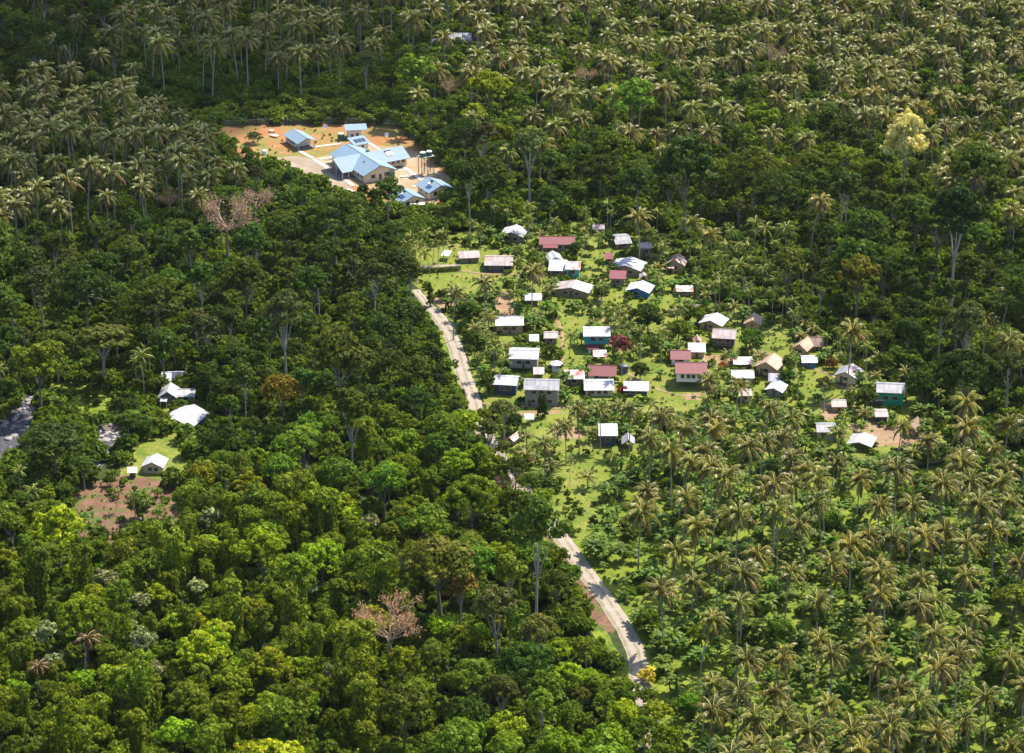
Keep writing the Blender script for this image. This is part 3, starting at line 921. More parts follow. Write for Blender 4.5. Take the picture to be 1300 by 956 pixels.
def house(name, label, cat, x0, x1, yt, ye, yb, rk, wallm, roofm, yaw=0, rise=1.2, st=0.0, d=None, wins=2, door=True, group=None, storeys=1, roof_kw=None, w=None, part_roof_label=None, open_=False, porch=False, side_wins=1):
    """x0..x1 roof width, yt top of the roof, ye eave line, yb foot of the wall: rows and columns of the photo"""
    cx = (x0 + x1) / 2
    s = scale_at(cx, yb); dp = dep(yb)
    W_ = w or max(1.6, (x1 - x0) / s - 1.0)
    total = max(1.9, (yb - ye) / (s * math.cos(dp)))
    if d is None:
        img = (ye - yt) / s
        d = min(9, max(2.2, (img - rise * math.cos(dp) * (.35 if rk == 'gx' else 1.0)) / math.sin(dp) / .95 - .7))
    gx, gy = G(cx, yb)
    a = R(yaw)
    # the box turned by yaw: keep its front corner row at the foot row
    ext = abs(W_ / 2 * math.sin(a)) + abs(d / 2 * math.cos(a))
    root = empty(name, (gx, gy + ext, 0), a)
    tag(root, label, cat, group)
    h = total
    z0 = min(st, h - 1.7) if st else 0.0
    mats = roofm if isinstance(roofm, (list, tuple)) else [roofm]
    if not open_:
        mb = MB().box(-W_ / 2, W_ / 2, -d / 2, d / 2, z0, h)
        if rk == 'gx':
            for sx in (-1, 1):
                x = sx * (W_ / 2 - .01); mb.quad([(x, -d / 2, h), (x, d / 2, h), (x, 0, h + rise - .1)])
        elif rk == 'gy':
            for sy in (-1, 1):
                y = sy * (d / 2 - .01); mb.quad([(-W_ / 2, y, h), (W_ / 2, y, h), (0, y, h + rise - .1)])
        elif rk in ('shed', 'shedf'):
            q = 1 if rk == 'shed' else -1
            yy = q * (d / 2 - .01)
            mb.quad([(-W_ / 2, yy, h), (W_ / 2, yy, h), (W_ / 2, yy, h + rise - .1), (-W_ / 2, yy, h + rise - .1)])
            for sx in (-1, 1):
                x = sx * (W_ / 2 - .01); mb.quad([(x, -yy, h), (x, yy, h), (x, yy, h + rise - .1)])
        link('wall', mb.mesh('wall', [wallm]), root)
        nb = max(1.0, min(1.5, W_ / (wins + 1) * .6)) if wins else 1
        lv = [z0] if storeys == 1 else [z0, z0 + (h - z0) / 2]
        hh = (h - z0) / storeys
        for z in lv:
            for i in range(wins):
                u = -W_ / 2 + W_ * (i + 1) / (wins + 1) + random.uniform(-.15, .15)
                put_window(root, 'f', u, z + hh * .56, nb, min(1.1, hh * .42), W_, d)
            if d > 2.6:
                for fc in ('l', 'r')[:2 if side_wins else 0]:
                    put_window(root, fc, random.uniform(-.2, .2) * d, z + hh * .56, min(1.1, d * .3), min(1.0, hh * .4), W_, d)
        if door:
            dx = -W_ / 2 + W_ * (.5 if wins % 2 == 0 else 1.0 / (wins + 1) * .5 + .02) if wins else 0
            dw = .8; dh = min(1.95, hh - .25)
            o = link('door', MB().box(-dw / 2, dw / 2, -.05, .03, 0, dh).mesh('door', ['door_brown']), root, (dx, -d / 2 - .02, z0 + .02))
            link('handle', MB().box(.26, .32, -.1, -.05, dh * .48, dh * .52).mesh('handle', ['steel']), o)
    if st or open_:
        top = z0 if st and not open_ else h
        pm = MB().box(-.09, .09, -.09, .09, -.1, top - .005).mesh('post', ['post_wood'])
        nx = 3 if W_ > 5 else 2
        for i in range(nx):
            for sy in (-1, 1):
                link('post', pm, root, ((-1 + 2 * i / (nx - 1)) * (W_ / 2 - .15), sy * (d / 2 - .15), 0))
        if st and not open_:
            link('floor_beam', MB().box(-W_ / 2 - .08, W_ / 2 + .08, -d / 2 - .08, d / 2 + .08, z0 - .16, z0 - .004).mesh('floor_beam', ['post_wood']), root)
            if z0 > .9:   # a ladder of steps to the door
                sb = MB()
                for q in range(5):
                    zz = z0 * (q + .5) / 5.5; sb.box(-.45, .45, -.3 - (4 - q) * .3, -.05 - (4 - q) * .3, zz - .04, zz)
                for sx in (-.45, .41): sb.quad([(sx, -1.6, 0), (sx + .04, -1.6, 0), (sx + .04, -.1, z0), (sx, -.1, z0)])
                link('steps', sb.mesh('steps', ['post_wood']), root, (W_ * .28, -d / 2 - .12, 0))
    if porch:
        pw = W_ * .45
        pr = MB().slab([(-pw / 2, -1.9, -.35), (pw / 2, -1.9, -.35), (pw / 2, 0, 0), (-pw / 2, 0, 0)], .07)
        link('porch_roof', pr.mesh('porch_roof', [mats[-1]]), root, (-W_ * .2, -d / 2 - .5, h - .32))
        for sx in (-1, 1):
            link('porch_post', MB().box(-.06, .06, -.06, .06, 0, h - .72).mesh('porch_post', ['post_pale']), root, (-W_ * .2 + sx * (pw / 2 - .15), -d / 2 - 2.2, 0))
    ro = link('roof', roof_mesh(rk, W_, d, h, rise, mats, **(roof_kw or {})).mesh('roof', mats), root)
    if part_roof_label: ro['label'] = part_roof_label
    KEEP.append((x0, yt, x1, yb, yb))
    HOUSES.append((gx, gy + ext, max(W_, d) / 2 + .8))
    return root, W_, d, h

V = 'village houses'
hs = house
# --- village, from its back row to the front
hs('tin_roof_house', 'white roofed house hidden in trees at the back of the village', 'house', 637, 668, 287, 300, 309, 'gy', 'wall_timber', ['roof_bright', 'roof_white'], yaw=-14, rise=1.3, d=6.5)
hs('long_house', 'long low house with a faded maroon roof at the village back edge', 'house', 684, 730, 297, 309, 320, 'gx', 'wall_timber', 'roof_maroon', rise=1.3, wins=4, d=6.0, porch=True)
hs('small_hut', 'small hut with faded pink roof in shade behind long maroon roofed house', 'hut', 752, 768, 284, 290, 297, 'gx', 'wall_timber', 'roof_weathered', rise=.8, wins=1)
hs('open_shelter', 'tiny white tin shelter on the lawn near the palm clump', 'shelter', 562, 571, 316, 324, 331, 'shed', 'wall_grey', 'roof_bright', yaw=-14, rise=.4, open_=True, d=2.6)
hs('long_shed', 'long low shed with a patchy pink rusted roof beside the lawn', 'shed', 582, 609, 318, 327, 334, 'shed', 'wall_timber', 'roof_weathered', yaw=6, rise=.5, wins=0, d=3.6)
hs('grey_house', 'wide pale tin roofed house with low dark grey walls, in front of patchy long shed', 'house', 615, 652, 320, 336, 345, 'gx', 'wall_navy', 'roof_weathered', rise=1.2, wins=3, yaw=-2, d=8)
hs('small_house', 'small white gabled house directly behind the turquoise house', 'house', 694, 713, 320, 330, 338, 'gy', 'wall_white', 'roof_bright', yaw=12, rise=1.0, wins=1, d=5)
hs('white_roof_annex', 'square white roofed annex joined to the side of the turquoise house', 'house', 697, 720, 328, 343, 350, 'shed', 'wall_timber', 'roof_bright', rise=.8, wins=1, d=6.2, yaw=-4)
hs('turquoise_house', 'turquoise walled house with a red and white striped roof', 'house', 718, 738, 328, 341, 352, 'gx', 'wall_turquoise', 'roof_red_white', rise=1.0, wins=1, d=6.0, yaw=-4)
hs('shallow_gable_house', 'wide shallow gabled house with a pale pink roof below the turquoise house', 'house', 705, 752, 357, 371, 379, 'gy', 'wall_timber', ['roof_weathered', 'roof_white'], yaw=-16, rise=1.1, d=6, wins=2)
hs('open_shelter', 'white roofed shelter partly covered by a palm crown at mid village', 'shelter', 666, 688, 366, 380, 388, 'gx', 'wall_grey', 'roof_bright', rise=.8, open_=True, d=5)
hs('grey_hut', 'pale grey roofed hut tucked behind bushes at the back of the lawn', 'hut', 778, 800, 296, 309, 316, 'gx', 'wall_maroon' if 'wall_maroon' in M else 'wall_timber', 'roof_grey', rise=.9, wins=1, yaw=10)
hs('pink_roof_hut', 'hut with a rusty pink roof over tall brown walls near the tree line', 'hut', 812, 828, 306, 314, 328, 'gx', 'wall_timber', 'roof_weathered', rise=.7, wins=1, st=.8)
hs('garden_shed', 'tiny maroon roofed shed on the lawn behind the big white roof', 'shed', 768, 778, 322, 329, 335, 'shed', 'wall_dark', 'roof_maroon', rise=.4, wins=0)
hs('big_white_roof_house', 'large house with a bright white two sided roof at the upper village', 'house', 778, 819, 328, 343, 352, 'gy', 'wall_timber', 'roof_bright', yaw=-18, rise=1.3, d=7, wins=2)
hs('maroon_lean_to', 'faded maroon roofed lean-to against the large white roofed house', 'shed', 774, 795, 344, 353, 364, 'shed', 'wall_timber', 'roof_maroon', rise=.8, wins=1, d=3.5, yaw=-5)
hs('rusty_gable_house', 'house with a rusty red gable above a white lower roof at tree line', 'house', 846, 872, 321, 336, 346, 'gy', 'wall_tan', 'roof_rusty', yaw=-14, rise=1.6, d=5.0, wins=1, porch=True)
hs('small_pink_hut', 'very small pink roofed hut between the two white roofed houses', 'hut', 812, 822, 346, 352, 358, 'gy', 'wall_tan', 'roof_weathered', rise=.5, wins=0)
hs('blue_wall_house', 'white roofed house with a bright blue front wall', 'house', 797, 829, 359, 371, 379, 'gy', 'wall_blue', 'roof_bright', yaw=-18, rise=1.1, d=6, wins=1)
hs('low_pink_shed', 'low shed with a pink and white sheet roof among dark shrubs', 'shed', 858, 880, 364, 369, 376, 'shed', 'wall_timber', 'roof_red_white', rise=.4, wins=1, d=2.6)
hs('brown_hut', 'brown roofed hut nearly swallowed by climbing plants', 'hut', 876, 892, 386, 391, 398, 'gx', 'wall_timber', 'roof_rusty', rise=.6, wins=1)
hs('orange_wall_house', 'white roofed house with orange brown walls above the grey house', 'house', 628, 665, 400, 412, 424, 'gx', 'wall_tan', 'roof_bright', rise=1.2, wins=2, d=6.5, yaw=2)
hs('open_shelter', 'small white roofed shelter behind the double storey timber house', 'shelter', 672, 684, 423, 432, 440, 'shed', 'wall_grey', 'roof_bright', rise=.4, open_=True, d=3)
hs('weathered_hut', 'weathered pink grey hut beside the tall garden tree', 'hut', 690, 709, 419, 428, 437, 'gx', 'wall_timber', 'roof_weathered', rise=.7, wins=1)
hs('timber_house', 'tall grey timber house with a white roof and shaded ground floor', 'house', 646, 685, 440, 455, 473, 'gx', 'wall_grey', 'roof_white', rise=.9, wins=2, st=1.4, d=7.5, yaw=-4)
hs('pink_lean_to', 'small pink roofed lean-to beside the tall grey timber house', 'shed', 677, 691, 467, 474, 482, 'shed', 'wall_timber', 'roof_weathered', rise=.4, wins=0, d=3)
hs('teal_house', 'bright teal stilt house with a white tin roof', 'house', 740, 775, 413.5, 425.5, 446, 'gx', 'wall_teal', 'roof_bright', rise=1.0, wins=2, st=2.4, d=6.5, door=False)
hs('red_roof_shed', 'little shed with a bright red roof under the teal house', 'shed', 745, 760, 436, 443, 449, 'shed', 'wall_white', 'maroon_trim', rise=.4, wins=0, d=2.6)
hs('stall', 'small pink and white stall on dark posts before the teal house', 'stall', 753, 770, 444, 452, 459, 'shed', 'wall_white', 'roof_red_white', rise=.4, open_=True, d=2.8)
hs('maroon_stripe_house', 'maroon roofed house with white stripes on its right slope', 'house', 746, 784, 461, 477, 484, 'gx', 'wall_white', 'roof_maroon', rise=1.5, wins=2, d=7, yaw=-6)
hs('patchwork_shed', 'timber shed with a patched white and rust roof on stilts', 'shed', 716, 742, 470, 480, 491, 'shed', 'wall_timber', 'roof_red_white', rise=.5, wins=1, st=.5, d=4.2)
hs('broad_white_house', 'broad bright white roofed house in front of the maroon striped house', 'house', 741, 780, 480, 494, 503, 'gx', 'wall_plywood', 'roof_bright', rise=1.0, wins=3, d=7)
hs('low_lawn_house', 'low white roofed house among croton bushes at the lawn edge', 'house', 792, 824, 486, 496, 503, 'shed', 'wall_navy', 'roof_white', rise=.5, wins=2, d=4.5, yaw=-3)
hs('blue_base_house', 'white roofed house with dark blue walls beside the village road', 'house', 627, 659, 475, 488, 502, 'gx', 'wall_navy', 'roof_bright', rise=1.0, wins=2, d=6.0, yaw=-8)
hs('two_storey_house', 'two storey grey house under a curved pale grey roof', 'house', 665, 711, 477, 494, 516, 'gx', 'wall_grey', 'roof_grey', rise=1.2, wins=3, storeys=2, d=7, yaw=-3)
hs('roadside_stall', 'tiny white roofed stall alone on the grass in front of the two storey house', 'stall', 668, 676, 524, 531, 539, 'shed', 'wall_dark', 'roof_bright', rise=.3, open_=True, d=1.8)
hs('palm_edge_house', 'white roofed house with dark blue walls at the plantation edge', 'house', 760, 784, 539, 552, 566, 'shed', 'wall_navy', 'roof_bright', rise=.8, wins=1, d=5)
hs('grey_tarp_shelter', 'grey green tarpaulin shelter standing next to the palm edge house', 'shelter', 789, 806, 548, 562, 571, 'gy', 'wall_grey', 'roof_grey', rise=1.0, open_=True, d=4)
hs('roadside_shed', 'narrow rusty roofed shed beside the dirt road among pale trees', 'shed', 648, 657, 550, 558, 566, 'gy', 'wall_timber', 'roof_rusty', rise=.6, wins=0, yaw=-30, d=4)
# --- right half
hs('white_gable_house', 'white gabled house half hidden behind a bush above the dark stilt house', 'house', 891, 923, 402, 413, 421, 'gy', 'wall_tan', 'roof_bright', yaw=-22, rise=1.2, d=6, wins=1)
hs('stilt_house', 'dark timber house high on stilts under a pale pinkish roof', 'house', 905, 936, 415, 429, 445, 'gx', 'wall_dark', 'roof_weathered', rise=1.3, st=1.6, wins=2, d=6.5, yaw=-8)
hs('tan_hut', 'small tan hut with a rust pink roof alone below tall trees', 'hut', 946, 968, 400, 411, 419, 'gy', 'wall_tan', 'roof_tan', yaw=-10, rise=1.2, wins=0, d=5.5)
hs('rusty_lean_to', 'little rust roofed lean-to behind the orange walled kitchen', 'shed', 880, 891, 427, 436, 441, 'gy', 'wall_dark', 'roof_rusty', rise=.7, wins=0)
hs('kitchen_hut', 'orange walled kitchen hut with a flat white roof beside the maroon roofs', 'hut', 874, 896, 437, 446, 454, 'shed', 'wall_tan', 'roof_bright', rise=.5, wins=0, d=4.6, yaw=-2)
hs('maroon_roof_annex', 'smaller maroon roofed white house joined behind the large one', 'house', 851, 878, 441, 455, 464, 'gx', 'wall_white', 'roof_maroon', rise=1.3, wins=1, d=6, yaw=-2)
hs('maroon_roof_house', 'large white house with maroon roof and dark open ground floor', 'house', 857, 898, 457, 473, 493, 'gx', 'wall_white', 'roof_maroon', rise=1.5, wins=4, st=2.0, d=7.5, yaw=-2, door=False)
hs('red_white_shed', 'low shed under a faded red and white roof behind two palms', 'shed', 931, 956, 455, 462, 469, 'shed', 'wall_dark', 'roof_red_white', rise=.4, wins=1, d=3.5)
hs('hidden_white_house', 'white roofed house mostly screened by a tall palm crown', 'house', 928, 958, 468, 479, 486, 'gx', 'wall_plywood', 'roof_bright', rise=.9, wins=1, d=5)
hs('rust_roof_house', 'timber walled house with a large pale rust gable roof', 'house', 963, 994, 453, 468, 481, 'gy', 'wall_tan', 'roof_tan', yaw=-24, rise=1.7, d=6.5, wins=1, st=.6)
hs('grey_lean_to', 'grey lean-to roof directly below the pale rust gable house', 'shed', 976, 996, 478, 485, 491, 'shed', 'wall_dark', 'roof_grey', rise=.5, wins=0, d=3.4, yaw=-6)
hs('bright_roof_shed', 'bright white roofed shed under trees below the grey lean-to', 'shed', 975, 999, 487, 497, 505, 'gy', 'wall_grey', 'roof_bright', rise=.8, wins=0, d=5, yaw=-24)
hs('pink_wall_house', 'small pinkish walled house behind the palms at the plantation edge', 'house', 938, 955, 494, 501, 511, 'gx', 'wall_plywood', 'roof_weathered', rise=.6, wins=1, d=4)
hs('tan_gable_house', 'tan gable roofed house in the trees behind the washing yard', 'house', 1010, 1032, 432, 444, 453, 'gy', 'wall_tan', 'roof_tan', yaw=-28, rise=1.5, d=6, wins=1)
hs('brown_thatch_hut', 'brown thatch hut deepest in the trees at the right village edge', 'hut', 1028, 1046, 427, 438, 446, 'gx', 'wall_timber', 'thatch', rise=1.5, wins=0, d=5)
hs('blue_trim_house', 'white roofed house with a blue end wall between small trees', 'house', 1017, 1038, 450, 459, 467, 'gx', 'wall_blue', 'roof_bright', rise=.7, wins=1, d=4.5)
hs('lavender_stilt_house', 'pale stilt house with a grey roof and one red roof stripe', 'house', 1064, 1094, 466, 479, 492, 'gy', 'wall_plywood', ['roof_grey', 'roof_red_white'], yaw=-24, rise=1.3, st=.9, d=6, wins=1)
hs('green_house', 'tall bright green house under a pale grey tin roof', 'house', 1113, 1150, 486.5, 498, 516, 'gx', 'wall_green', 'roof_grey', rise=1.0, wins=2, storeys=1, d=6.5, yaw=-6, door=False)
hs('white_sheet_shed', 'low white sheet roofed shed attached beside the tall green house', 'shed', 1102, 1122, 500, 509, 516, 'shed', 'wall_dark', 'roof_bright', rise=.5, wins=0, d=4, yaw=10)
hs('pink_roof_shed', 'square pinkish white roofed shed in front of the green house', 'shed', 1110, 1128, 517, 528, 537, 'gx', 'wall_navy', 'roof_weathered', rise=.4, wins=0, d=4.6)
hs('pale_pink_hut', 'pale pink roofed hut with orange wall on the brown grass', 'hut', 1055, 1075, 506, 515, 523, 'gx', 'wall_tan', 'roof_weathered', rise=.8, wins=0, d=4.5)
hs('round_thatch_hut', 'pinkish thatch hut among palms at the far right of village', 'hut', 1151, 1171, 532, 546, 555, 'gy', 'wall_timber', 'thatch', yaw=-30, rise=1.6, wins=0, d=5)
hs('plantation_hut', 'grey roofed hut with pale walls half behind a coconut palm', 'hut', 1036, 1062, 535, 547, 558, 'gx', 'wall_plywood', 'roof_grey', rise=.9, wins=1, d=5.5)
hs('collapsed_shelter', 'sagging white sheet shelter on the dirt behind the plantation palms', 'shelter', 1080, 1112, 552, 567, 574, 'gy', 'wall_grey', 'roof_white', yaw=-20, rise=.8, open_=True, d=6)
# --- hamlet by the river
hs('blue_hamlet_house', 'white roofed house with a deep blue wall, highest in the river hamlet', 'house', 204, 232, 472.5, 482, 492, 'gx', 'wall_blue', 'roof_bright', rise=1.0, wins=2, d=6, door=False)
hs('hamlet_wing', 'low white roofed wing beside the gabled house of the river hamlet', 'house', 222, 248, 491, 502, 511, 'gx', 'wall_timber', 'roof_white', rise=.9, wins=1, d=5)
hs('gabled_hamlet_house', 'gabled house with pale rusted roof and white porch in the river hamlet', 'house', 202, 226, 488, 503, 515, 'gy', 'wall_dark', 'roof_white', rise=1.5, wins=1, d=6, porch=True, st=.5, yaw=-3)
hs('great_white_roof_house', 'largest white roofed house of river hamlet with branches over its roof', 'house', 206, 258, 520, 542, 549, 'gy', 'wall_blue', 'roof_bright', yaw=-24, rise=1.6, d=10, w=9.5, wins=2)
hs('plywood_hut', 'square plywood hut with white gable roof alone on the hamlet lawn', 'hut', 181, 210, 579, 592, 602, 'gy', 'wall_plywood', 'roof_bright', yaw=-8, rise=1.2, wins=2, d=5.0, door=False)
hs('outhouse', 'tiny white roofed outhouse beside the plywood hut', 'outhouse', 164, 172, 594, 600, 607, 'shed', 'wall_dark', 'roof_bright', rise=.3, wins=0, d=1.6, yaw=8)
# --- far building
hs('far_building', 'long pale roofed building half buried in the far palms', 'building', 566, 599, 41, 50, 58, 'gx', 'wall_white', 'roof_grey', rise=1.2, wins=2, d=9)
hs('far_shed', 'white roofed shed next to the far building in the palms', 'shed', 548, 566, 48, 54, 61, 'gx', 'wall_white', 'roof_grey', rise=.8, wins=1, d=5)

# gazebo
def gazebo():
    x, y = G(706, 473); y += 1.6
    r = empty('gazebo', (x, y, 0)); tag(r, 'small white six sided gazebo with a pointed roof on the lawn', 'gazebo', V)
    s = []; mb = MB(); n = 6
    ring = [(2.1 * math.cos(k * math.pi / 3), 2.1 * math.sin(k * math.pi / 3), 2.3) for k in range(n)]
    for k in range(n): mb.quad([ring[k], ring[(k + 1) % n], (0, 0, 3.3)])
    mb.quad(ring[::-1]); link('roof', mb.mesh('roof', ['roof_bright']), r)
    pm = MB().box(-.07, .07, -.07, .07, 0, 2.28).mesh('post', ['white_paint'])
    for k in range(n): link('post', pm, r, (1.6 * math.cos(k * math.pi / 3), 1.6 * math.sin(k * math.pi / 3), 0))
    link('low_wall', MB().cyl(0, 0, 0, .9, 1.5, 6).mesh('low_wall', ['wall_white']), r)
    KEEP.append((698, 455, 715, 473, 473))
gazebo()

def tank(px, py, r, h, label, parent_loc=None, group=None, mat='tank_green'):
    x, y = G(px, py); z = 0
    if parent_loc: x, y, z = parent_loc
    o = empty('water_tank', (x, y, z)); tag(o, label, 'water tank', group)
    mb = MB()
    for k in range(6): mb.cyl(0, 0, h * k / 6, h * (k + .8) / 6, r, 18); mb.cyl(0, 0, h * (k + .8) / 6, h * (k + 1) / 6 + .001, r * .96, 18)
    link('barrel', mb.mesh('barrel', [mat]), o)
    l = MB().tube([(0, 0, h), (0, 0, h + .18), (0, 0, h + .34)], [r * .98, r * .7, r * .2], 18)
    link('lid', l.mesh('lid', ['tank_lid' if mat == 'tank_green' else mat]), o)
    return o
tank(792, 473, 1.25, 2.4, 'dark blue grey water tank beside the red flowering tree', mat='tank_dark')

# ------------------------------------------------------------------ the fenced compound with blue roofs
U = Vector((math.sin(R(30)), -math.cos(R(30))))     # towards the camera and right
Vv = Vector((math.cos(R(30)), math.sin(R(30))))
YAWC = R(30)

def clinic_block(name, label, cx_px, w_u, w_v, h, rise, along, roofm='roof_blue', wins=True, wallm='wall_cream', z0=.3, panels=0, cyl_=False, winmat=None):
    """a gabled house turned with the compound; local -y points along U, local x along Vv; along = 'u' or 'v' (ridge)"""
    x, y = G(*cx_px)
    o = empty(name, (x, y, 0), YAWC); tag(o, label, 'building', 'blue roofed compound buildings')
    rk = 'gy' if along == 'u' else 'gx'
    mb = MB().box(-w_v / 2, w_v / 2, -w_u / 2, w_u / 2, z0, h)
    if rk == 'gy':
        for sy in (-1, 1): yy = sy * (w_u / 2 - .01); mb.quad([(-w_v / 2, yy, h), (w_v / 2, yy, h), (0, yy, h + rise - .1)])
    else:
        for sx in (-1, 1): xx = sx * (w_v / 2 - .01); mb.quad([(xx, -w_u / 2, h), (xx, w_u / 2, h), (xx, 0, h + rise - .1)])
    link('wall', mb.mesh('wall', [wallm]), o)
    link('foundation', MB().box(-w_v / 2 - .06, w_v / 2 + .06, -w_u / 2 - .06, w_u / 2 + .06, -.1, z0).mesh('foundation', ['concrete']), o)
    ro = link('roof', roof_mesh(rk, w_v, w_u, h, rise, [roofm], oh=.8, ohg=.8).mesh('roof', [roofm]), o)
    fas = MB()   # dark barge boards at the gable ends
    if rk == 'gy':
        X, Y = w_v / 2 + .8, w_u / 2 + .81; ze = h - rise * .8 / (w_v / 2); zr = h + rise
        for sy in (-1, 1):
            for sx in (-1, 1): fas.quad([(sx * X, sy * Y, ze - .22), (sx * X, sy * Y, ze + .02), (0, sy * Y, zr + .02), (0, sy * Y, zr - .22)])
        link('fascia', fas.mesh('fascia', ['tank_dark']), o)
    return o, ro

# main building: two crossing gabled wings form one thing
def main_clinic():
    cx, cy = G(459, 214)          # foot under the crossing of the ridges (ridge 6 m above it is drawn near row 197)
    o = empty('clinic', (cx, cy, 0), YAWC)
    tag(o, 'large cross shaped clinic with crossing light blue gable roofs', 'building', 'blue roofed compound buildings')
    h = 3.3; rise = 2.5
    # wing along U: local y from -13 (front) to +10; wing along V: local x from -9.5 to 15
    wings = [('u', 0, -1.5, 12.0, 25.0), ('v', 2.6, 0, 12.0, 25.5)]
    mb = MB(); mb.box(-6, 6, -14, 11, .3, h)
    mb.quad([(-6, -13.99, h), (6, -13.99, h), (0, -13.99, h + rise - .1)]); mb.quad([(-6, 10.99, h), (6, 10.99, h), (0, 10.99, h + rise - .1)])
    link('wall', mb.mesh('wall', ['wall_cream']), o)
    mb = MB(); mb.box(6.01, 15.4, -5, 5, .3, h); mb.quad([(15.39, -5, h), (15.39, 5, h), (15.39, 0, h + rise * .83)])
    mb.box(-8, -6.01, 0, 5, .3, h); 
    link('wall', mb.mesh('wall', ['wall_cream']), o)
    # roofs
    X, k = 6.8, rise / 6.0
    zr, ze = h + rise, h - k * .8
    r = MB()
    for sx in (-1, 1):
        pts = [(sx * X, -14.9, ze), (0, -14.9, zr), (0, 11.9, zr), (sx * X, 11.9, ze)]
        r.slab(pts if sx < 0 else pts[::-1], .1)
    r.box(-.14, .14, -14.9, 11.9, zr - .02, zr + .06)
    link('roof', r.mesh('roof', ['roof_blue']), o)
    r = MB(); zr2 = zr - .06
    Yv = 6.4; ze2 = zr2 - k * Yv
    # right wing then left wing, each cut where it meets the cross ridge
    r.slab([(Yv - .0, -Yv, ze2), (16.3, -Yv, ze2), (16.3, 0, zr2), (.1, 0, zr2)], .1)
    r.slab([(16.3, Yv, ze2), (Yv, Yv, ze2), (.1, .002, zr2), (16.3, .002, zr2)], .1)
    r.slab([(-11.2, -Yv - 1.0, ze2 - k), (-Yv - 1, -Yv - 1.0, ze2 - k), (-.1, 0, zr2), (-11.2, 0, zr2)], .1)
    r.slab([(-Yv, Yv, ze2), (-11.2, Yv, ze2), (-11.2, .002, zr2), (-.1, .002, zr2)], .1)
    link('roof', r.mesh('roof', ['roof_blue']), o)['label'] = 'paler roof of the cross wing facing the sun'
    # veranda under the left wing
    link('veranda_floor', MB().box(-11.2, -6.02, -7.2, 5, -.1, .32).mesh('veranda_floor', ['veranda_floor']), o)
    for (vx, vy) in ((-11, -7), (-8.6, -7), (-11, -2), (-11, 3)):
        link('veranda_post', MB().box(-.08, .08, -.08, .08, .32, 2.75).mesh('veranda_post', ['white_paint']), o, (vx, vy, 0))
    rl = MB(); rl.box(-11.06, -10.98, -7, 4.8, 1.15, 1.22); rl.box(-11, -6.2, -7.06, -6.98, 1.15, 1.22)
    link('railing', rl.mesh('railing', ['steel']), o)
    link('foundation', MB().box(-6.08, 6.08, -14.08, 11.08, -.1, .3).mesh('foundation', ['concrete']), o)
    for u in (-2.6, 2.6): put_window(o, 'f', u, 1.9, 1.6, 1.3, 12, 28)
    for y in (-12, -9.5): put_window(o, 'l', y, 1.9, 1.2, 1.2, 12, 28)
    for y in (-11, -8): put_window(o, 'r', y, 1.9, 1.3, 1.2, 12, 28)
    for x in (8, 10, 12, 14): w_ = put_window(o, 'f', x, 2.0, 1.1, 1.1, 12, 10)
    link('door', MB().box(-.5, .5, -.06, .02, 0, 2.1).mesh('door', ['door_brown']), o, (0.2, -14.03, .3))
    f = MB()
    for sx in (-1, 1): f.quad([(sx * X, -14.93, ze - .24), (sx * X, -14.93, ze + .02), (0, -14.93, zr + .02), (0, -14.93, zr - .24)])
    link('fascia', f.mesh('fascia', ['tank_dark']), o)
    # roof vents: dark cowl and white solar heater
    x0, y0 = 6.5, 2.2
    v = MB().cyl(0, 0, 0, .9, .75, 14); link('roof_vent', v.mesh('roof_vent', ['tank_green']), o, (3.4, 1.6, zr - .8))
    c = MB().tube([(0, 0, 0), (0, 0, .12)], [.8, .5], 14); link('cap', c.mesh('cap', ['tank_lid']), bpy.data.objects[o.children[-1].name], (0, 0, .9))
    sh = MB().slab([(-1.2, -1.1, -.3), (1.2, -1.1, -.3), (1.2, .8, .42), (-1.2, .8, .42)], .12)
    shp = link('solar_heater', sh.mesh('solar_heater', ['white_paint']), o, (9.6, -2.6, zr - 1.02))
    link('heater_tank', MB().tube([(-1.2, 0, 0), (1.2, 0, 0)], [.28, .28], 10).mesh('heater_tank', ['tank_dark']), shp, (0, 1.1, .65))
    d = MB().box(-.25, .25, -.25, .25, 0, .5); link('vent_pipe', d.mesh('vent_pipe', ['tank_dark']), o, (-2.2, -6.5, zr - 1.15))
    KEEP.append((418, 183, 510, 232, 232))
main_clinic()

def small_block(label, name, px, wu, wv, h=3.0, rise=1.7, solar=True):
    o, ro = clinic_block(name, label, px, wu, wv, h, rise, 'u')
    for y in (-wu * .25, wu * .2): put_window(o, 'l', y, 1.9, 1.2, 1.1, wv, wu)
    for u in (-wv * .24, wv * .2): put_window(o, 'f', u, 1.8, 1.2, 1.4, wv, wu)
    link('door', MB().box(-.45, .45, -.06, .02, 0, 2.0).mesh('door', ['maroon_trim']), o, (-wv * .02, -wu / 2 - .03, .3))
    if solar:
        # panels lie on the slope that faces left
        sl = rise / (wv / 2); mb = MB()
        for j in range(2):
            y0 = -wu * .32 + j * 1.35
            xa, xb = -wv / 2 + .4, -wv / 2 + 2.0
            za, zb = h + sl * (xa + wv / 2) + .06, h + sl * (xb + wv / 2) + .06
            mb.slab([(xa, y0 + 1.2, za), (xa, y0, za), (xb, y0, zb), (xb, y0 + 1.2, zb)], .04)
        link('solar_panel', mb.mesh('solar_panel', ['solar']), ro)
        hp = link('solar_heater', MB().slab([(-.9, .5, -.26), (-.9, -.5, -.26), (.2, -.5, .1), (.2, .5, .1)], .1).mesh('solar_heater', ['white_paint']), ro, (-wv * .16, .6, h + rise * .68 + .1))
        link('heater_tank', MB().tube([(0, -.55, 0), (0, .55, 0)], [.3, .3], 10).mesh('heater_tank', ['tank_dark']), hp, (.55, 0, .45))
    return o
small_block('cream walled blue roofed staff house nearest the trees, with dark windows', 'staff_house', (517, 259), 8.5, 8.0)
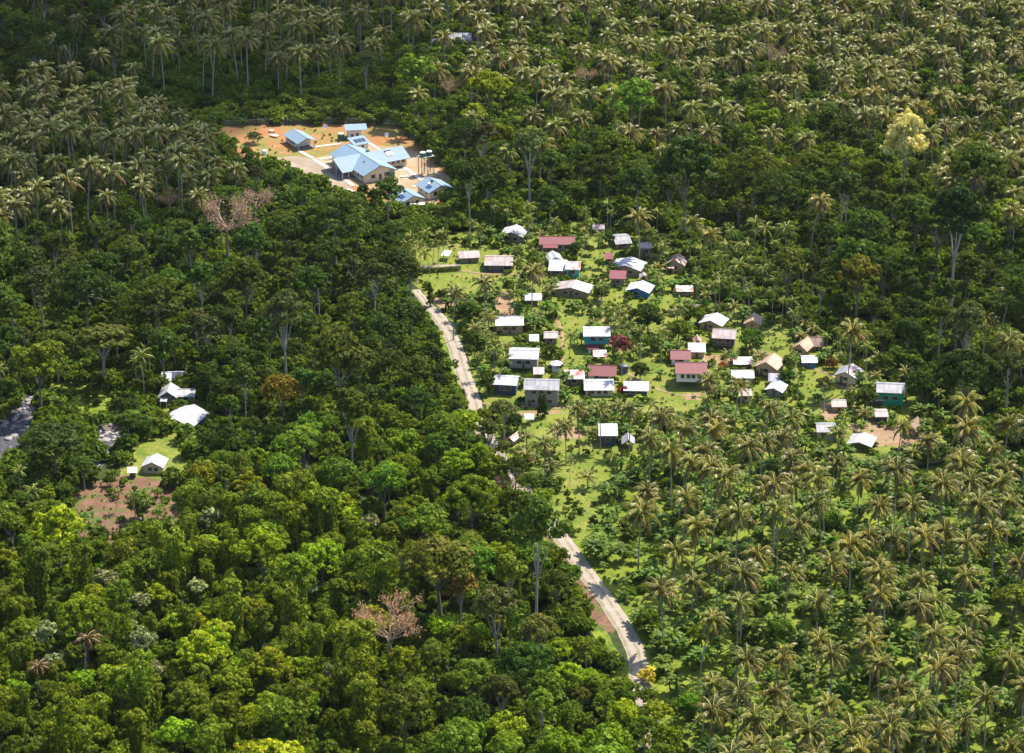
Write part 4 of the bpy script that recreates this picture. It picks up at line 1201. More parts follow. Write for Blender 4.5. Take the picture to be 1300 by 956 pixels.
small_block('blue roofed staff house below the water tower with solar panels', 'staff_house', (552, 246), 8.5, 8.6)
KEEP += [(497, 231, 540, 266, 262), (532, 219, 576, 252, 248)]

# pavilion at the back left
def pavilion():
    x, y = G(381, 185)
    o = empty('pavilion', (x, y + 1, 0), YAWC); tag(o, 'open fronted pavilion with a pale blue gable roof near back fence', 'building', 'blue roofed compound buildings')
    w, L, h, rise = 6.6, 10.5, 3.0, 1.3
    link('veranda_floor', MB().box(-w / 2, w / 2, -L / 2, L / 2, -.1, .25).mesh('veranda_floor', ['veranda_floor']), o)
    link('wall', MB().box(-w / 2 + .2, w / 2 - .2, -L / 2 + 3, L / 2 - .2, .25, h).mesh('wall', ['wall_white']), o)
    pm = MB().box(-.09, .09, -.09, .09, .25, h).mesh('post', ['post_pale'])
    for px_ in (-w / 2 + .15, w / 2 - .15):
        for k in range(4): link('post', pm, o, (px_, -L / 2 + .2 + k * (L - .4) / 3, 0))
    for yy in (-.8, 1.2, 3.2): put_window(o, 'l', yy, 1.7, 1.1, 1.3, w - .36, L)
    link('roof', roof_mesh('gy', w, L, h + .01, rise, ['roof_blue'], oh=.7, ohg=.7).mesh('roof', ['roof_blue']), o)
    KEEP.append((361, 163, 396, 188, 186))
pavilion()

def guard_block(px, wv, wu, h, label, name, rise, solar, posts, yaw=YAWC, ha='shedf'):
    x, y = G(*px)
    o = empty(name, (x, y, 0), yaw); tag(o, label, 'building', 'blue roofed compound buildings')
    link('wall', MB().box(-wv / 2 + .3, wv / 2 - (1.6 if posts else .3), -wu / 2 + .3, wu / 2 - .3, 0, h).mesh('wall', ['wall_white']), o)
    ro = link('roof', roof_mesh(ha, wv, wu, h + .1, rise, ['roof_blue'], oh=.5).mesh('roof', ['roof_blue']), o)
    put_window(o, 'f', wv * .05, 1.5, .9, 1.5, wv, wu - .6)
    link('door', MB().box(-.4, .4, -.05, .02, 0, 2.0).mesh('door', ['door_brown']), o, (-wv * .22, -wu / 2 + .27, .01))
    for k in range(posts):
        link('post', MB().box(-.08, .08, -.08, .08, 0, h).mesh('post', ['white_paint']), o, (wv / 2 - .1, -wu / 2 + .1 + k * (wu - .2), 0))
    if solar:
        mb = MB()
        for j in range(3):
            x0 = -wv * .36 + j * 1.5
            mb.slab([(x0, -wu * .3, h + .28 + .6 * 0), (x0 + 1.35, -wu * .3, h + .28), (x0 + 1.35, wu * .25, h + .28 + rise * .55), (x0, wu * .25, h + .28 + rise * .55)], .05)
        link('solar_panel', mb.mesh('solar_panel', ['solar']), ro)
guard_block((452, 174), 7.0, 5.0, 3.6, 'small white block with flat blue roof by the back fence', 'store_room', .3, False, 2, yaw=R(8), ha='shed')
guard_block((456, 190), 5.6, 5.0, 3.0, 'small white generator house with three solar panels on blue roof', 'generator_house', .9, True, 0, ha='shed')
KEEP += [(438, 160, 468, 177, 175), (444, 173, 468, 192, 191)]

GT = 'green water tanks of the compound'
tank(433, 177, 1.25, 2.3, 'green water tank standing beside the white store block')
tank(496.5, 226, 1.2, 2.6, 'green water tank at the corner of the cross shaped clinic')
tank(525, 268, 1.3, 2.4, 'pair of green water tanks below the nearest staff house', group=GT)
tank(535, 267, 1.3, 2.4, 'pair of green water tanks below the nearest staff house', group=GT)

# water tower
def tower():
    x, y = G(541, 221)
    o = empty('water_tower', (x, y, 0), YAWC); tag(o, 'tall steel water tower frame with a ladder of braces in the yard', 'water tower')
    H = 6.6; w, d = 4.8, 2.6
    lm = MB().box(-.1, .1, -.1, .1, -.1, H).mesh('leg', ['post_wood'])
    for i in range(3):
        for sy in (-1, 1): link('leg', lm, o, (-w / 2 + i * w / 2, sy * d / 2, 0))
    br = MB()
    for sy in (-1, 1):
        for i in range(2):
            xa, xb = -w / 2 + i * w / 2, -w / 2 + (i + 1) * w / 2
            br.tube([(xa, sy * d / 2, .6), (xb, sy * d / 2, H - .6)], [.045, .045], 4); br.tube([(xb, sy * d / 2, .6), (xa, sy * d / 2, H - .6)], [.045, .045], 4)
    link('bracing', br.mesh('bracing', ['post_wood']), o)
    link('platform', MB().box(-w / 2 - .3, w / 2 + .3, -d / 2 - .3, d / 2 + .3, H, H + .18).mesh('platform', ['steel']), o)
    for k, sx in enumerate((-1, 1)):
        q = Matrix.Rotation(YAWC, 3, 'Z') @ Vector((sx * 1.25, 0, 0))
        tank(0, 0, 1.1, 1.5, ('green water tank with pale lid on the tower, nearer the back fence' if sx < 0 else 'green water tank with pale lid on the tower, nearer the side fence'), (x + q.x, y + q.y, H + .185))
    KEEP.append((531, 186, 552, 222, 222))
tower()

# fence: back and right side
def fence(pxpts, label, hgt=2.2):
    pts = [Vector(G(*p)) for p in pxpts]
    o = empty('wire_fence', (pts[0].x, pts[0].y, 0)); tag(o, label, 'fence')
    pm = MB().cyl(0, 0, 0, hgt + .1, .05, 6).mesh('post', ['steel'])
    for a, b in zip(pts[:-1], pts[1:]):
        L = (b - a).length; n = max(1, int(L / 5))
        p0, p1 = a - pts[0], b - pts[0]
        mb = MB(); mb.quad([(p0.x, p0.y, .03), (p1.x, p1.y, .03), (p1.x, p1.y, hgt), (p0.x, p0.y, hgt)])
        link('wire_mesh', mb.mesh('wire_mesh', ['chain_link']), o)
        link('top_rail', MB().tube([(p0.x, p0.y, hgt + .03), (p1.x, p1.y, hgt + .03)], [.04, .04], 5).mesh('top_rail', ['steel']), o)
        for i in range(n + 1):
            q = a.lerp(b, i / n) - pts[0]; link('post', pm, o, (q.x, q.y, 0))
fence([(268, 161), (340, 158), (440, 157), (508, 160)], 'long wire fence along the back of the compound before dark trees')
fence([(508, 160.5), (540, 190), (578, 227)], 'wire fence down the side of the compound beyond the water tower')
fence([(267, 162), (300, 198), (318, 210)], 'wire fence between the left palms and the orange grass of the compound')

# odds and ends in the yard
def slab_thing(name, px, w, d, h, mat, label, cat, yaw=0.5, legs=True):
    x, y = G(*px)
    o = empty(name, (x, y, 0), yaw); tag(o, label, cat)
    link('top', MB().box(-w / 2, w / 2, -d / 2, d / 2, h - .12, h).mesh('top', [mat]), o)
    lm = MB().box(-.06, .06, -.06, .06, 0, h - .125).mesh('leg', ['steel'])
    for sx in (-1, 1):
        for sy in (-1, 1): link('leg', lm, o, (sx * (w / 2 - .1), sy * (d / 2 - .1), 0))
slab_thing('table', (348, 174), 3.2, 1.3, .8, 'white_paint', 'long white table on the grass left of the pavilion', 'table', -.5)
slab_thing('table', (345, 168), 1.6, 1.0, .8, 'white_paint', 'short white table nearer the back fence, left of pavilion', 'table', -.1)
slab_thing('bench', (513, 225), 2.6, .7, .45, 'white_paint', 'long white bench on bare earth behind the staff houses', 'bench', .2)
slab_thing('bench', (524, 223.5), 1.3, .6, .45, 'white_paint', 'short white bench on bare earth behind the staff houses', 'bench', .2)
tank(336, 196, .9, 1.5, 'pale tank on red earth at the left side of the compound', mat='white_paint')
def dish(px, h, label):
    x, y = G(*px); o = empty('satellite_dish', (x, y, 0), .3); tag(o, label, 'satellite dish')
    link('mast', MB().cyl(0, 0, 0, h, .05, 6).mesh('mast', ['steel']), o)
    mb = MB(); prev = None
    rings = [[(r * math.cos(a * math.pi / 6), -.5 * r * r / .8 + r * math.sin(a * math.pi / 6) * .35 - .15, h + r * math.sin(a * math.pi / 6)) for a in range(12)] for r in (.01, .45, .8)]
    for a, b in zip(rings[:-1], rings[1:]):
        for k in range(12): mb.quad([a[k], a[(k + 1) % 12], b[(k + 1) % 12], b[k]])
    link('reflector', mb.mesh('reflector', ['white_paint']), o)
dish((413, 167), 2.2, 'white satellite dish on a mast on the grass by the back fence')
dish((490.5, 174), 1.2, 'white satellite dish on the orange grass near the side fence')
# notice board by the village road
def board():
    x, y = G(523, 356); o = empty('notice_board', (x, y, 0), .1); tag(o, 'white notice board on two posts where the road enters village', 'sign')
    for sx in (-.6, .6): link('post', MB().box(-.05, .05, -.05, .05, 0, 2.6).mesh('post', ['white_paint']), o, (sx, 0, 0))
    link('panel', MB().box(-.9, .9, -.1, -.055, 1.3, 2.7).mesh('panel', ['white_paint']), o)
board()
# clipped hedge
def hedge(pxa, pxb, label, w=1.2, h=1.3):
    a, b = Vector(G(*pxa)), Vector(G(*pxb)); L = (b - a).length
    n = int(L * w * 60 + L * h * 60)
    t = rng.uniform(0, 1, n); face = rng.integers(0, 3, n)
    d = (b - a) / L; nn = Vector((-d.y, d.x))
    s = rng.uniform(-w / 2, w / 2, n); z = rng.uniform(.05, h, n)
    s = np.where(face == 0, s, np.where(face == 1, -w / 2, w / 2)) + rng.normal(size=n) * .08; z = np.where(face == 0, h, z) + rng.normal(size=n) * .08
    p = np.stack([d.x * t * L + nn.x * s, d.y * t * L + nn.y * s, z], 1)
    nr = np.stack([np.where(face == 0, 0, np.sign(s) * nn.x), np.where(face == 0, 0, np.sign(s) * nn.y), np.where(face == 0, 1, .2)], 1) + rng.normal(size=(n, 3)) * .4
    q = leaves(p, nr, np.full(n, .34), np.full(n, .24))
    me = leaf_mesh('hedge', q, ['leaf_broad'])
    tag(link('hedge', me, None, (a.x, a.y, 0)), label, 'hedge')
hedge((516, 348), (585, 343), 'long clipped hedge across the lawn near the village road')
# ------------------------------------------------------------------ vegetation
GW, GH, GS, OX, OY = 900, 640, 2, 240, 160     # raster of the picture plane at half size with a margin
_gx, _gy = np.meshgrid((np.arange(GW) * GS - OX), (np.arange(GH) * GS - OY))
def raster(polys):
    m = np.zeros((GH, GW), bool)
    for poly in polys:
        c = np.zeros((GH, GW), bool); j = len(poly) - 1
        for i in range(len(poly)):
            xi, yi = poly[i]; xj, yj = poly[j]
            with np.errstate(divide='ignore', invalid='ignore'):
                cond = ((yi > _gy) != (yj > _gy)) & (_gx < (xj - xi) * (_gy - yi) / ((yj - yi) or 1e-9) + xi)
            c ^= cond; j = i
        m |= c
    return m
def look(m, px, py):
    i, j = int((py + OY) / GS), int((px + OX) / GS)
    return bool(m[i, j]) if 0 <= i < GH and 0 <= j < GW else False

YARD_SEEN = [(274, 161), (508, 160), (574, 222), (578, 238), (560, 250), (552, 267), (532, 268), (508, 250), (498, 226), (482, 226), (450, 238), (418, 240), (392, 214), (335, 204), (300, 196)]
ROAD_SEEN = [[(545, 392), (560, 396), (582, 436), (592, 470), (603, 508), (607, 524), (596, 520), (584, 490), (574, 450), (556, 418)], [(530, 366), (542, 374), (556, 396), (546, 392)],
             [(698, 664), (712, 672), (732, 700), (760, 735), (786, 772), (806, 806), (818, 840), (800, 840), (780, 812), (752, 786), (734, 758), (716, 722), (700, 680)]]
LAWNS = [[(540, 305), (560, 303), (640, 325), (640, 352), (610, 372), (560, 366), (530, 352), (530, 320)], [(742, 300), (770, 296), (790, 316), (774, 326), (774, 350), (750, 352)],
         [(628, 370), (644, 370), (656, 400), (632, 402)], [(704, 395), (745, 400), (740, 462), (716, 458)], [(787, 458), (850, 466), (856, 498), (892, 494), (890, 520), (800, 506), (785, 484)],
         [(925, 396), (945, 420), (975, 412), (1006, 424), (1006, 448), (980, 452), (930, 440)], [(1020, 470), (1056, 462), (1062, 500), (1042, 530), (1020, 510)], [(1070, 536), (1160, 545), (1176, 560), (1120, 574), (1066, 560)],
         [(655, 520), (738, 512), (742, 548), (716, 580), (690, 575), (668, 548)], [(822, 402), (850, 400), (850, 420), (822, 418)], [(776, 366), (794, 370), (800, 386), (772, 384)], [(838, 372), (858, 378), (858, 392), (840, 390)],
         [(596, 470), (615, 478), (640, 500), (640, 512), (612, 506)], [(700, 600), (740, 575), (780, 590), (760, 640), (735, 640)], [(870, 450), (900, 448), (930, 462), (905, 474), (895, 460)]]
HAMLET = [[(172, 562), (226, 560), (240, 590), (222, 612), (165, 610), (160, 585)], [(196, 504), (222, 512), (210, 540), (198, 530)]]
GARDEN = [[(80, 655), (104, 616), (160, 606), (212, 612), (232, 640), (222, 672), (140, 690), (92, 686)]]
WATER = [[(-10, 560), (12, 524), (32, 502), (54, 500), (50, 518), (34, 546), (22, 580), (-10, 598)], [(112, 550), (154, 540), (154, 562), (122, 580)]]
BANK = [[(54, 488), (120, 488), (152, 510), (146, 530), (112, 536), (80, 528), (60, 506)]]
M_OPEN = raster([YARD_SEEN] + ROAD_SEEN + HAMLET + WATER + BANK)      # nothing tall may hide these
M_SOFT = raster(LAWNS + GARDEN)
M_BASE = raster([YARD, VILLAGE] + WATER + HAMLET + GARDEN + BANK)
M_VILL = raster([VILLAGE])
M_YARD = raster([YARD])

ROADV = [Vector((p.x, p.y)) for p in ROAD]
def near_road(x, y, d):
    return any((p.x - x) ** 2 + (p.y - y) ** 2 < d * d for p in ROADV)
def near_house(x, y, d=0):
    return any((hx - x) ** 2 + (hy - y) ** 2 < (r + d) ** 2 for hx, hy, r in HOUSES)

def hides(x, y, hc, rc, hard=.1, soft=.35, vf=.75, boxes=0.0, kindv=''):
    """does a crown here cover ground or buildings that the photo shows?"""
    if kindv == 'dome': hc += rc * .3; vf = 1.25
    px, py = PX(x, y, hc); s = scale_at(*PX(x, y, 0)); rx, ry = rc * s * 1.05, rc * s * vf
    by = PX(x, y, 0)[1]
    n = h1 = h2 = hb = 0
    for a, b in ((0, 0), (.5, 0), (-.5, 0), (0, .5), (0, -.5), (.95, 0), (-.95, 0), (0, .95), (0, -.95), (.65, .65), (-.65, .65), (.65, -.65), (-.65, -.65), (.3, .3), (-.3, -.3), (.3, -.3), (-.3, .3)):
        qx, qy = px + a * rx, py + b * ry
        n += 1; h1 += look(M_OPEN, qx, qy); h2 += look(M_SOFT, qx, qy)
        for (x0, y0, x1, y1, br) in KEEP:
            if by > br - 1 and x0 <= qx <= x1 and y0 <= qy <= y1: hb += 1; break
    return h1 > hard * n or h2 > soft * n or hb > boxes * n

PLACED = []; CELL = {}
def too_close(x, y, r, f=1.0):
    ci, cj = int(x // 8), int(y // 8)
    for i in range(ci - 2, ci + 3):
        for j in range(cj - 2, cj + 3):
            for (qx, qy, qr) in CELL.get((i, j), ()):
                if (qx - x) ** 2 + (qy - y) ** 2 < ((r + qr) * f) ** 2: return True
    return False
def put(kind, x, y, s=1.0, r=4.0, **kw):
    CELL.setdefault((int(x // 8), int(y // 8)), []).append((x, y, r))
    PLACED.append(dict(kind=kind, x=x, y=y, s=s, **kw))

def hero(kind, cpx, cpy, rad_px, label=None, name=None, cat='tree', tint=None, i=None, r=None, hscale=1.0, crown_name='crown', group=None):
    """a tree given by where its crown's centre shows and how wide it is there"""
    ps = PROTO[kind]; ii = i if i is not None else random.randrange(len(ps)); hc, rc = ps[ii][2], ps[ii][3]
    s = 1.0
    for _ in range(6):
        x, y = G(cpx, cpy, hc * s * hscale)
        s = rad_px / (FPX / (y * CP - (hc * s - CAMZ) * SP)) / rc
    if label and kind != 'areca':
        bx, by = PX(x, y, 0); w_ = rad_px * (.55 if kind != 'yellowtree' else .8)
        KEEP.append((cpx - w_, cpy - w_, cpx + w_, cpy + w_, by))
    put(kind, x, y, s, r or rc * s * .7, label=label, name=name, cat=cat, tint=tint, i=ii, hero=True, sz=s * hscale, crown_name=crown_name, group=group)

# ---- trees one can point to
hero('yellowtree', 1150, 178, 31, 'tall pale yellow leaved tree standing out of the dark slope above the village', 'yellow_tree', hscale=1.1)
hero('yellowtree', 1174, 142, 13, 'smaller yellow leaved crown beside the tall yellow tree', 'yellow_tree', tint=(.8, .9, .5))
hero('bare', 288, 268, 38, 'large leafless pinkish tan tree below the left palm field', 'bare_tree', i=0, crown_name='branches')
hero('bare', 325, 250, 22, 'leafless tan tree just in front of the fenced compound', 'bare_tree', i=1, crown_name='branches')
hero('bare', 214, 250, 16, 'small leafless tree among the palms left of the large bare tree', 'bare_tree', i=2, crown_name='branches')
hero('bare', 492, 785, 44, 'wide leafless pink tan tree in the bright forest left of the road', 'bare_tree', i=2, tint=(1.35, 1.15, 1.0), crown_name='branches')
hero('bare', 985, 66, 17, 'leafless pinkish tree standing in the far palms', 'bare_tree', i=1, crown_name='branches')
hero('bare', 744, 93, 18, 'leafless grey tree in the palms beyond the compound side fence', 'bare_tree', i=0, crown_name='branches')
hero('bare', 570, 108, 16, 'leafless tree near the back corner of the fenced compound', 'bare_tree', i=2, crown_name='branches')
hero('bare', 200, 65, 8, 'tiny bare treetop above the left palm field', 'bare_tree', i=0, crown_name='branches')
hero('bare', 650, 608, 18, 'thin leafless tree where the road goes under the trees', 'bare_tree', i=1, crown_name='branches')
hero('flower', 787, 438, 17, 'rounded garden tree with red flowers beside the teal house', 'flowering_tree')
hero('dome', 822, 403, 21, 'large dark round tree behind the red flowering tree', 'garden_tree', tint=(.6, .7, .6))
hero('dome', 826, 436, 12, 'round grey green tree on the lawn right of the red flowering tree', 'garden_tree', tint=(.9, .9, 1))
hero('dome', 955, 432, 19, 'full dark tree between the stilt house and the open lawn', 'garden_tree')
hero('feather', 1047, 488, 15, 'airy olive tree with two stems on the brown grass yard', 'garden_tree', tint=(1.2, 1.1, 1))
hero('dome', 1098, 505, 17, 'dark leaning tree between the pink hut and the green house', 'garden_tree', tint=(.8, .75, .8))
hero('dome', 1172, 490, 26, 'big dark green tree right behind the green house', 'garden_tree')
hero('dome', 1124, 462, 17, 'bright round tree at the forest edge above the green house', 'garden_tree', tint=(1.3, 1.3, .9))
hero('orangeshrub', 1056, 463, 8, 'orange leaved bush near the small trees of the dry yard', 'orange_shrub', 'shrub')
hero('orangeshrub', 917, 464, 6, 'golden orange bush between maroon roofs and the low red shed', 'orange_shrub', 'shrub')
hero('orangeshrub', 791, 495, 7, 'red croton bush at the low lawn house', 'orange_shrub', 'shrub', tint=(.7, .3, .5))
hero('yellowshrub', 820, 858, 13, 'bright golden bush at the lower end of the dirt road', 'golden_shrub', 'shrub', tint=(.8, .75, .25))
hero('yellowshrub', 1035, 850, 9, 'golden bush under the palms of the lower plantation', 'golden_shrub', 'shrub', tint=(.7, .7, .25))
hero('yellowshrub', 810, 505, 6, 'yellow bush below the low lawn house', 'golden_shrub', 'shrub', tint=(.6, .8, .3))
hero('tall', 682, 668, 38, 'tallest dark tree at the left edge of the road, taking up the bend', 'tall_forest_tree', r=5, hscale=1.15, i=0)
hero('broad', 706, 740, 28, 'broad tree at the road edge just below the tallest tree', 'broadleaf_tree')
hero('broad', 556, 712, 56, 'very wide olive brown crown in the middle of the lower forest', 'broadleaf_tree', tint=(1.5, 1.15, 1.2), hscale=.8, i=1)
hero('feather', 630, 770, 38, 'airy grey green tree showing its straight trunk in the lower forest', 'feathery_tree', hscale=1.1, i=0)
hero('feather', 585, 745, 28, 'golden brown airy crown behind the grey green trunked tree', 'feathery_tree', tint=(1.7, 1.1, .7))
hero('broad', 68, 560, 44, 'huge dark rounded tree in the bend of the river', 'broadleaf_tree', tint=(.75, .7, .75), i=2, hscale=.55)
hero('broad', 105, 590, 24, 'dark tree beside the huge tree of the river bend', 'broadleaf_tree', tint=(.8, .85, .8), hscale=.7)
hero('feather', 130, 430, 52, 'wide feathery olive mass like giant bamboo above the river bank', 'bamboo_clump', tint=(.9, 1, .5), hscale=.5, i=2)
hero('layered', 200, 380, 42, 'layered spreading dark tree above the river hamlet', 'spreading_tree', tint=(.9, .95, .8))
hero('feather', 360, 400, 38, 'tall airy grey green tree with a visible trunk in the left forest', 'feathery_tree', hscale=1.15, tint=(.75, .85, .8), i=1)
hero('feather', 475, 350, 30, 'airy tree next to the village entrance with pale branches', 'feathery_tree', tint=(.8, .9, .8), i=3)
hero('broad', 430, 450, 46, 'broad crown with a brown tinge in the forest left of the road', 'broadleaf_tree', tint=(1.5, 1.15, 1.3))
hero('broad', 358, 495, 27, 'dome shaped tree tipped with orange brown new leaves', 'broadleaf_tree', tint=(2.2, 1.0, .9))
hero('broad', 1000, 335, 32, 'grey brown domed tree at the forest edge above the village', 'broadleaf_tree', tint=(1.3, 1.05, 1.4))
hero('broad', 1090, 345, 34, 'brown tinged tall crown in the dark forest right of the village', 'broadleaf_tree', tint=(1.5, 1.05, .9))
hero('broad', 1240, 210, 40, 'wide olive crown among the palms of the right slope', 'broadleaf_tree', tint=(1.2, 1.1, .9))
hero('broad', 1288, 760, 34, 'olive crown cut by the picture edge beside the lower plantation', 'broadleaf_tree', tint=(1.7, 1.3, .9), hscale=.8)
hero('dome', 988, 805, 24, 'round dark green mango like tree among the lower plantation palms', 'garden_tree', tint=(1, 1.1, .8))
hero('feather', 620, 545, 20, 'pale airy tree at the roadside opposite the two storey house', 'feathery_tree', i=2, tint=(1.1, 1.2, 1))
hero('feather', 640, 520, 22, 'pale airy tree in front of the blue based house at the road', 'feathery_tree', i=1, tint=(1.1, 1.15, 1), hscale=.8)
hero('broad', 650, 640, 26, 'rounded bright crown hiding the road between its two open stretches', 'broadleaf_tree', tint=(1.2, 1.2, .9))
hero('layered', 322, 172, 11, 'small layered conifer like tree inside the fenced compound', 'spreading_tree', hscale=.5, tint=(.8, .9, 1.1))
hero('dome', 313, 193, 8, 'low round bush tree on the red earth inside the compound', 'garden_tree')
hero('tall', 492, 243, 22, 'dark tree standing close in front of the cross shaped clinic', 'tall_forest_tree', hscale=.75, i=1)
for (px, py, r_) in ((190, 715, 26), (330, 640, 30), (260, 640, 24), (430, 600, 26), (560, 540, 26)):
    hero('broad', px, py, r_, tint=(1.4, 1.4, 1.0))
for (px, py, r_) in ((180, 812, 26), (135, 735, 22), (268, 655, 22), (250, 745, 18), (395, 745, 16), (470, 660, 16)):
    hero('pale', px, py, r_, 'tree with pale whitish leaves shining in the lower left forest', 'pale_leaved_tree', group='pale leaved trees of the lower left forest')
hero('deadpalm', 104, 815, 20, 'dead palm with hanging rust brown fronds at the lower left', 'dead_palm', hscale=.8)
hero('deadpalm', 45, 850, 16, 'dead rust brown palm nearest the lower left corner', 'dead_palm', hscale=.8)

hero('dome', 618, 488, 13, 'dark tree between the road and the blue based house', 'garden_tree', tint=(.7, .8, .7))
hero('dome', 594, 396, 15, 'dark dense tree right beside the upper road bend', 'garden_tree', tint=(.7, .8, .6))
hero('dome', 731, 316, 10, 'round dark tree at the end of the long maroon roofed house', 'garden_tree', tint=(.6, .75, .7))
hero('dome', 772, 303, 9, 'grey green round tree between lawn and the pale grey roofed hut', 'garden_tree', tint=(.8, .9, 1.1))
hero('dome', 862, 420, 17, 'bright green spreading tree uphill from the maroon roofs', 'garden_tree', tint=(1.3, 1.3, .9))
hero('dome', 885, 398, 13, 'leafy bright tree beside the white gabled house', 'garden_tree', tint=(1.2, 1.3, .8))
hero('dome', 700, 445, 9, 'small round tree next to the white gazebo', 'garden_tree')
hero('dome', 652, 536, 13, 'dark tree at the road side of the roadside stall', 'garden_tree', tint=(.6, .75, .7))
hero('dome', 1000, 478, 12, 'tree leaning over the grey lean-to', 'garden_tree', tint=(.9, 1.05, .8))
hero('dome', 600, 430, 12, 'small tree on the verge of the middle road bend', 'garden_tree')
hero('column', 686, 515, 5, 'dark clipped columnar tree before the two storey house, nearer the road', 'columnar_tree')
hero('column', 692, 515, 5, 'dark clipped columnar tree before the two storey house, further from the road', 'columnar_tree')
hero('column', 546, 374, 5, 'dark columnar tree at the top of the dirt road', 'columnar_tree')
for (px, py, r_, kd) in ((622, 548, 16, 'feather'), (640, 572, 19, 'feather'), (655, 592, 22, 'broad'), (672, 612, 20, 'broad'), (628, 595, 18, 'mophead'), (690, 632, 15, 'mophead'), (612, 530, 12, 'mophead'), (676, 640, 16, 'feather')):
    hero(kd, px, py, r_, tint=(1.1, 1.1, .9))
for (px, py, r_, kd) in ((822, 886, 15, 'dome'), (834, 908, 20, 'mophead'), (818, 925, 22, 'broad'), (845, 940, 22, 'mophead'), (838, 960, 22, 'broad'), (850, 985, 24, 'broad')):
    hero(kd, px, py, r_, tint=(1.4, 1.4, .9))
for (px, py) in ((522, 300), (533, 310), (540, 296), (549, 306), (556, 300), (528, 318), (563, 296), (545, 318), (515, 310)):
    hero('areca', px, py, 10, 'betel palm of the tall clump beside the hedge and tiny white shelter', 'betel_palm', 'palm tree', group='betel palm clump by the hedge', r=1.2, tint=(1.2, 1.1, .8))

# coconut palms one can tell apart in and around the village
for (px, py, lb) in ((897, 484, 'coconut palm directly in front of the large maroon roofed house'), (935, 486, 'coconut palm screening the hidden white roofed house'),
                     (692, 562, 'coconut palm with drooping fronds on the roadside grass'), (719, 540, 'slim coconut palm over the bare patch beside the road lawn'),
                     (736, 520, 'coconut palm rising in front of the broad white roofed house'), (763, 522, 'second coconut palm from the road along the village front'),
                     (1140, 545, 'coconut palm in front of the pink roofed shed by the green house'), (1066, 555, 'coconut palm beside the grey roofed plantation hut'),
                     (575, 372, 'coconut palm with yellow fronds where the road enters the village'), (615, 358, 'dark coconut palm in front of the grey roofed house'),
                     (675, 345, 'coconut palm between the grey house and the turquoise house'), (800, 520, 'coconut palm below the low lawn house'), (1180, 560, 'coconut palm beside the thatch hut at the far village edge')):
    hero('palm', px, py, 17, lb, 'coconut_palm', 'palm tree', r=2.5)

# ---- zones, given where crowns show
P_PL = raster([[(-240, 110), (60, 100), (150, 112), (262, 150), (300, 200), (318, 216), (300, 238), (230, 252), (150, 262), (60, 290), (-240, 300)]])
P_TL = raster([[(140, -160), (540, -160), (560, 30), (500, 62), (430, 88), (300, 96), (170, 92), (140, 60)]])
P_GAP = raster([[(150, 100), (300, 97), (440, 92), (505, 92), (510, 158), (270, 158), (250, 148)]])
P_TLD = raster([[(-240, -160), (140, -160), (140, 60), (150, 105), (60, 100), (-240, 108)]])
P_TR = raster([[(560, -160), (1560, -160), (1560, 300), (1240, 300), (1180, 200), (1050, 165), (900, 118), (700, 112), (600, 90), (540, 60)]])
P_MIX = raster([[(480, 92), (540, 60), (600, 90), (700, 112), (900, 118), (1050, 165), (1180, 200), (1180, 232), (900, 212), (780, 188), (640, 176), (560, 150), (510, 120)]])
P_LR = raster([[(700, 560), (720, 520), (900, 500), (1000, 512), (1080, 545), (1180, 545), (1240, 500), (1560, 500), (1560, 1110), (890, 1110), (840, 900), (790, 760), (740, 670)]])
P_LRL = raster([[(690, 600), (740, 560), (820, 560), (860, 700), (930, 780), (900, 1110), (860, 1110), (835, 900), (790, 780), (740, 690)]])
P_ARECA = raster([[(870, 262), (950, 268), (1020, 300), (1010, 372), (945, 388), (900, 372), (880, 330)]])
P_GAP2 = raster([[(600, 27), (860, 20), (880, 40), (760, 46), (640, 50)]])
P_RF = raster([[(1180, 230), (1240, 300), (1560, 300), (1560, 500), (1240, 500), (1100, 480), (1060, 430), (1000, 390), (1000, 300)]])
P_VINE = raster([[(-240, 690), (60, 700), (140, 700), (240, 620), (330, 600), (420, 640), (520, 640), (520, 760), (470, 1110), (-240, 1110)]])
P_FRONT = raster([[(-240, 600), (80, 640), (240, 610), (300, 560), (480, 520), (600, 520), (660, 560), (720, 660), (800, 820), (860, 1110), (-240, 1110)]])
P_HAMF = raster([[(-240, 440), (160, 440), (260, 470), (280, 560), (260, 620), (60, 640), (-240, 640)]])

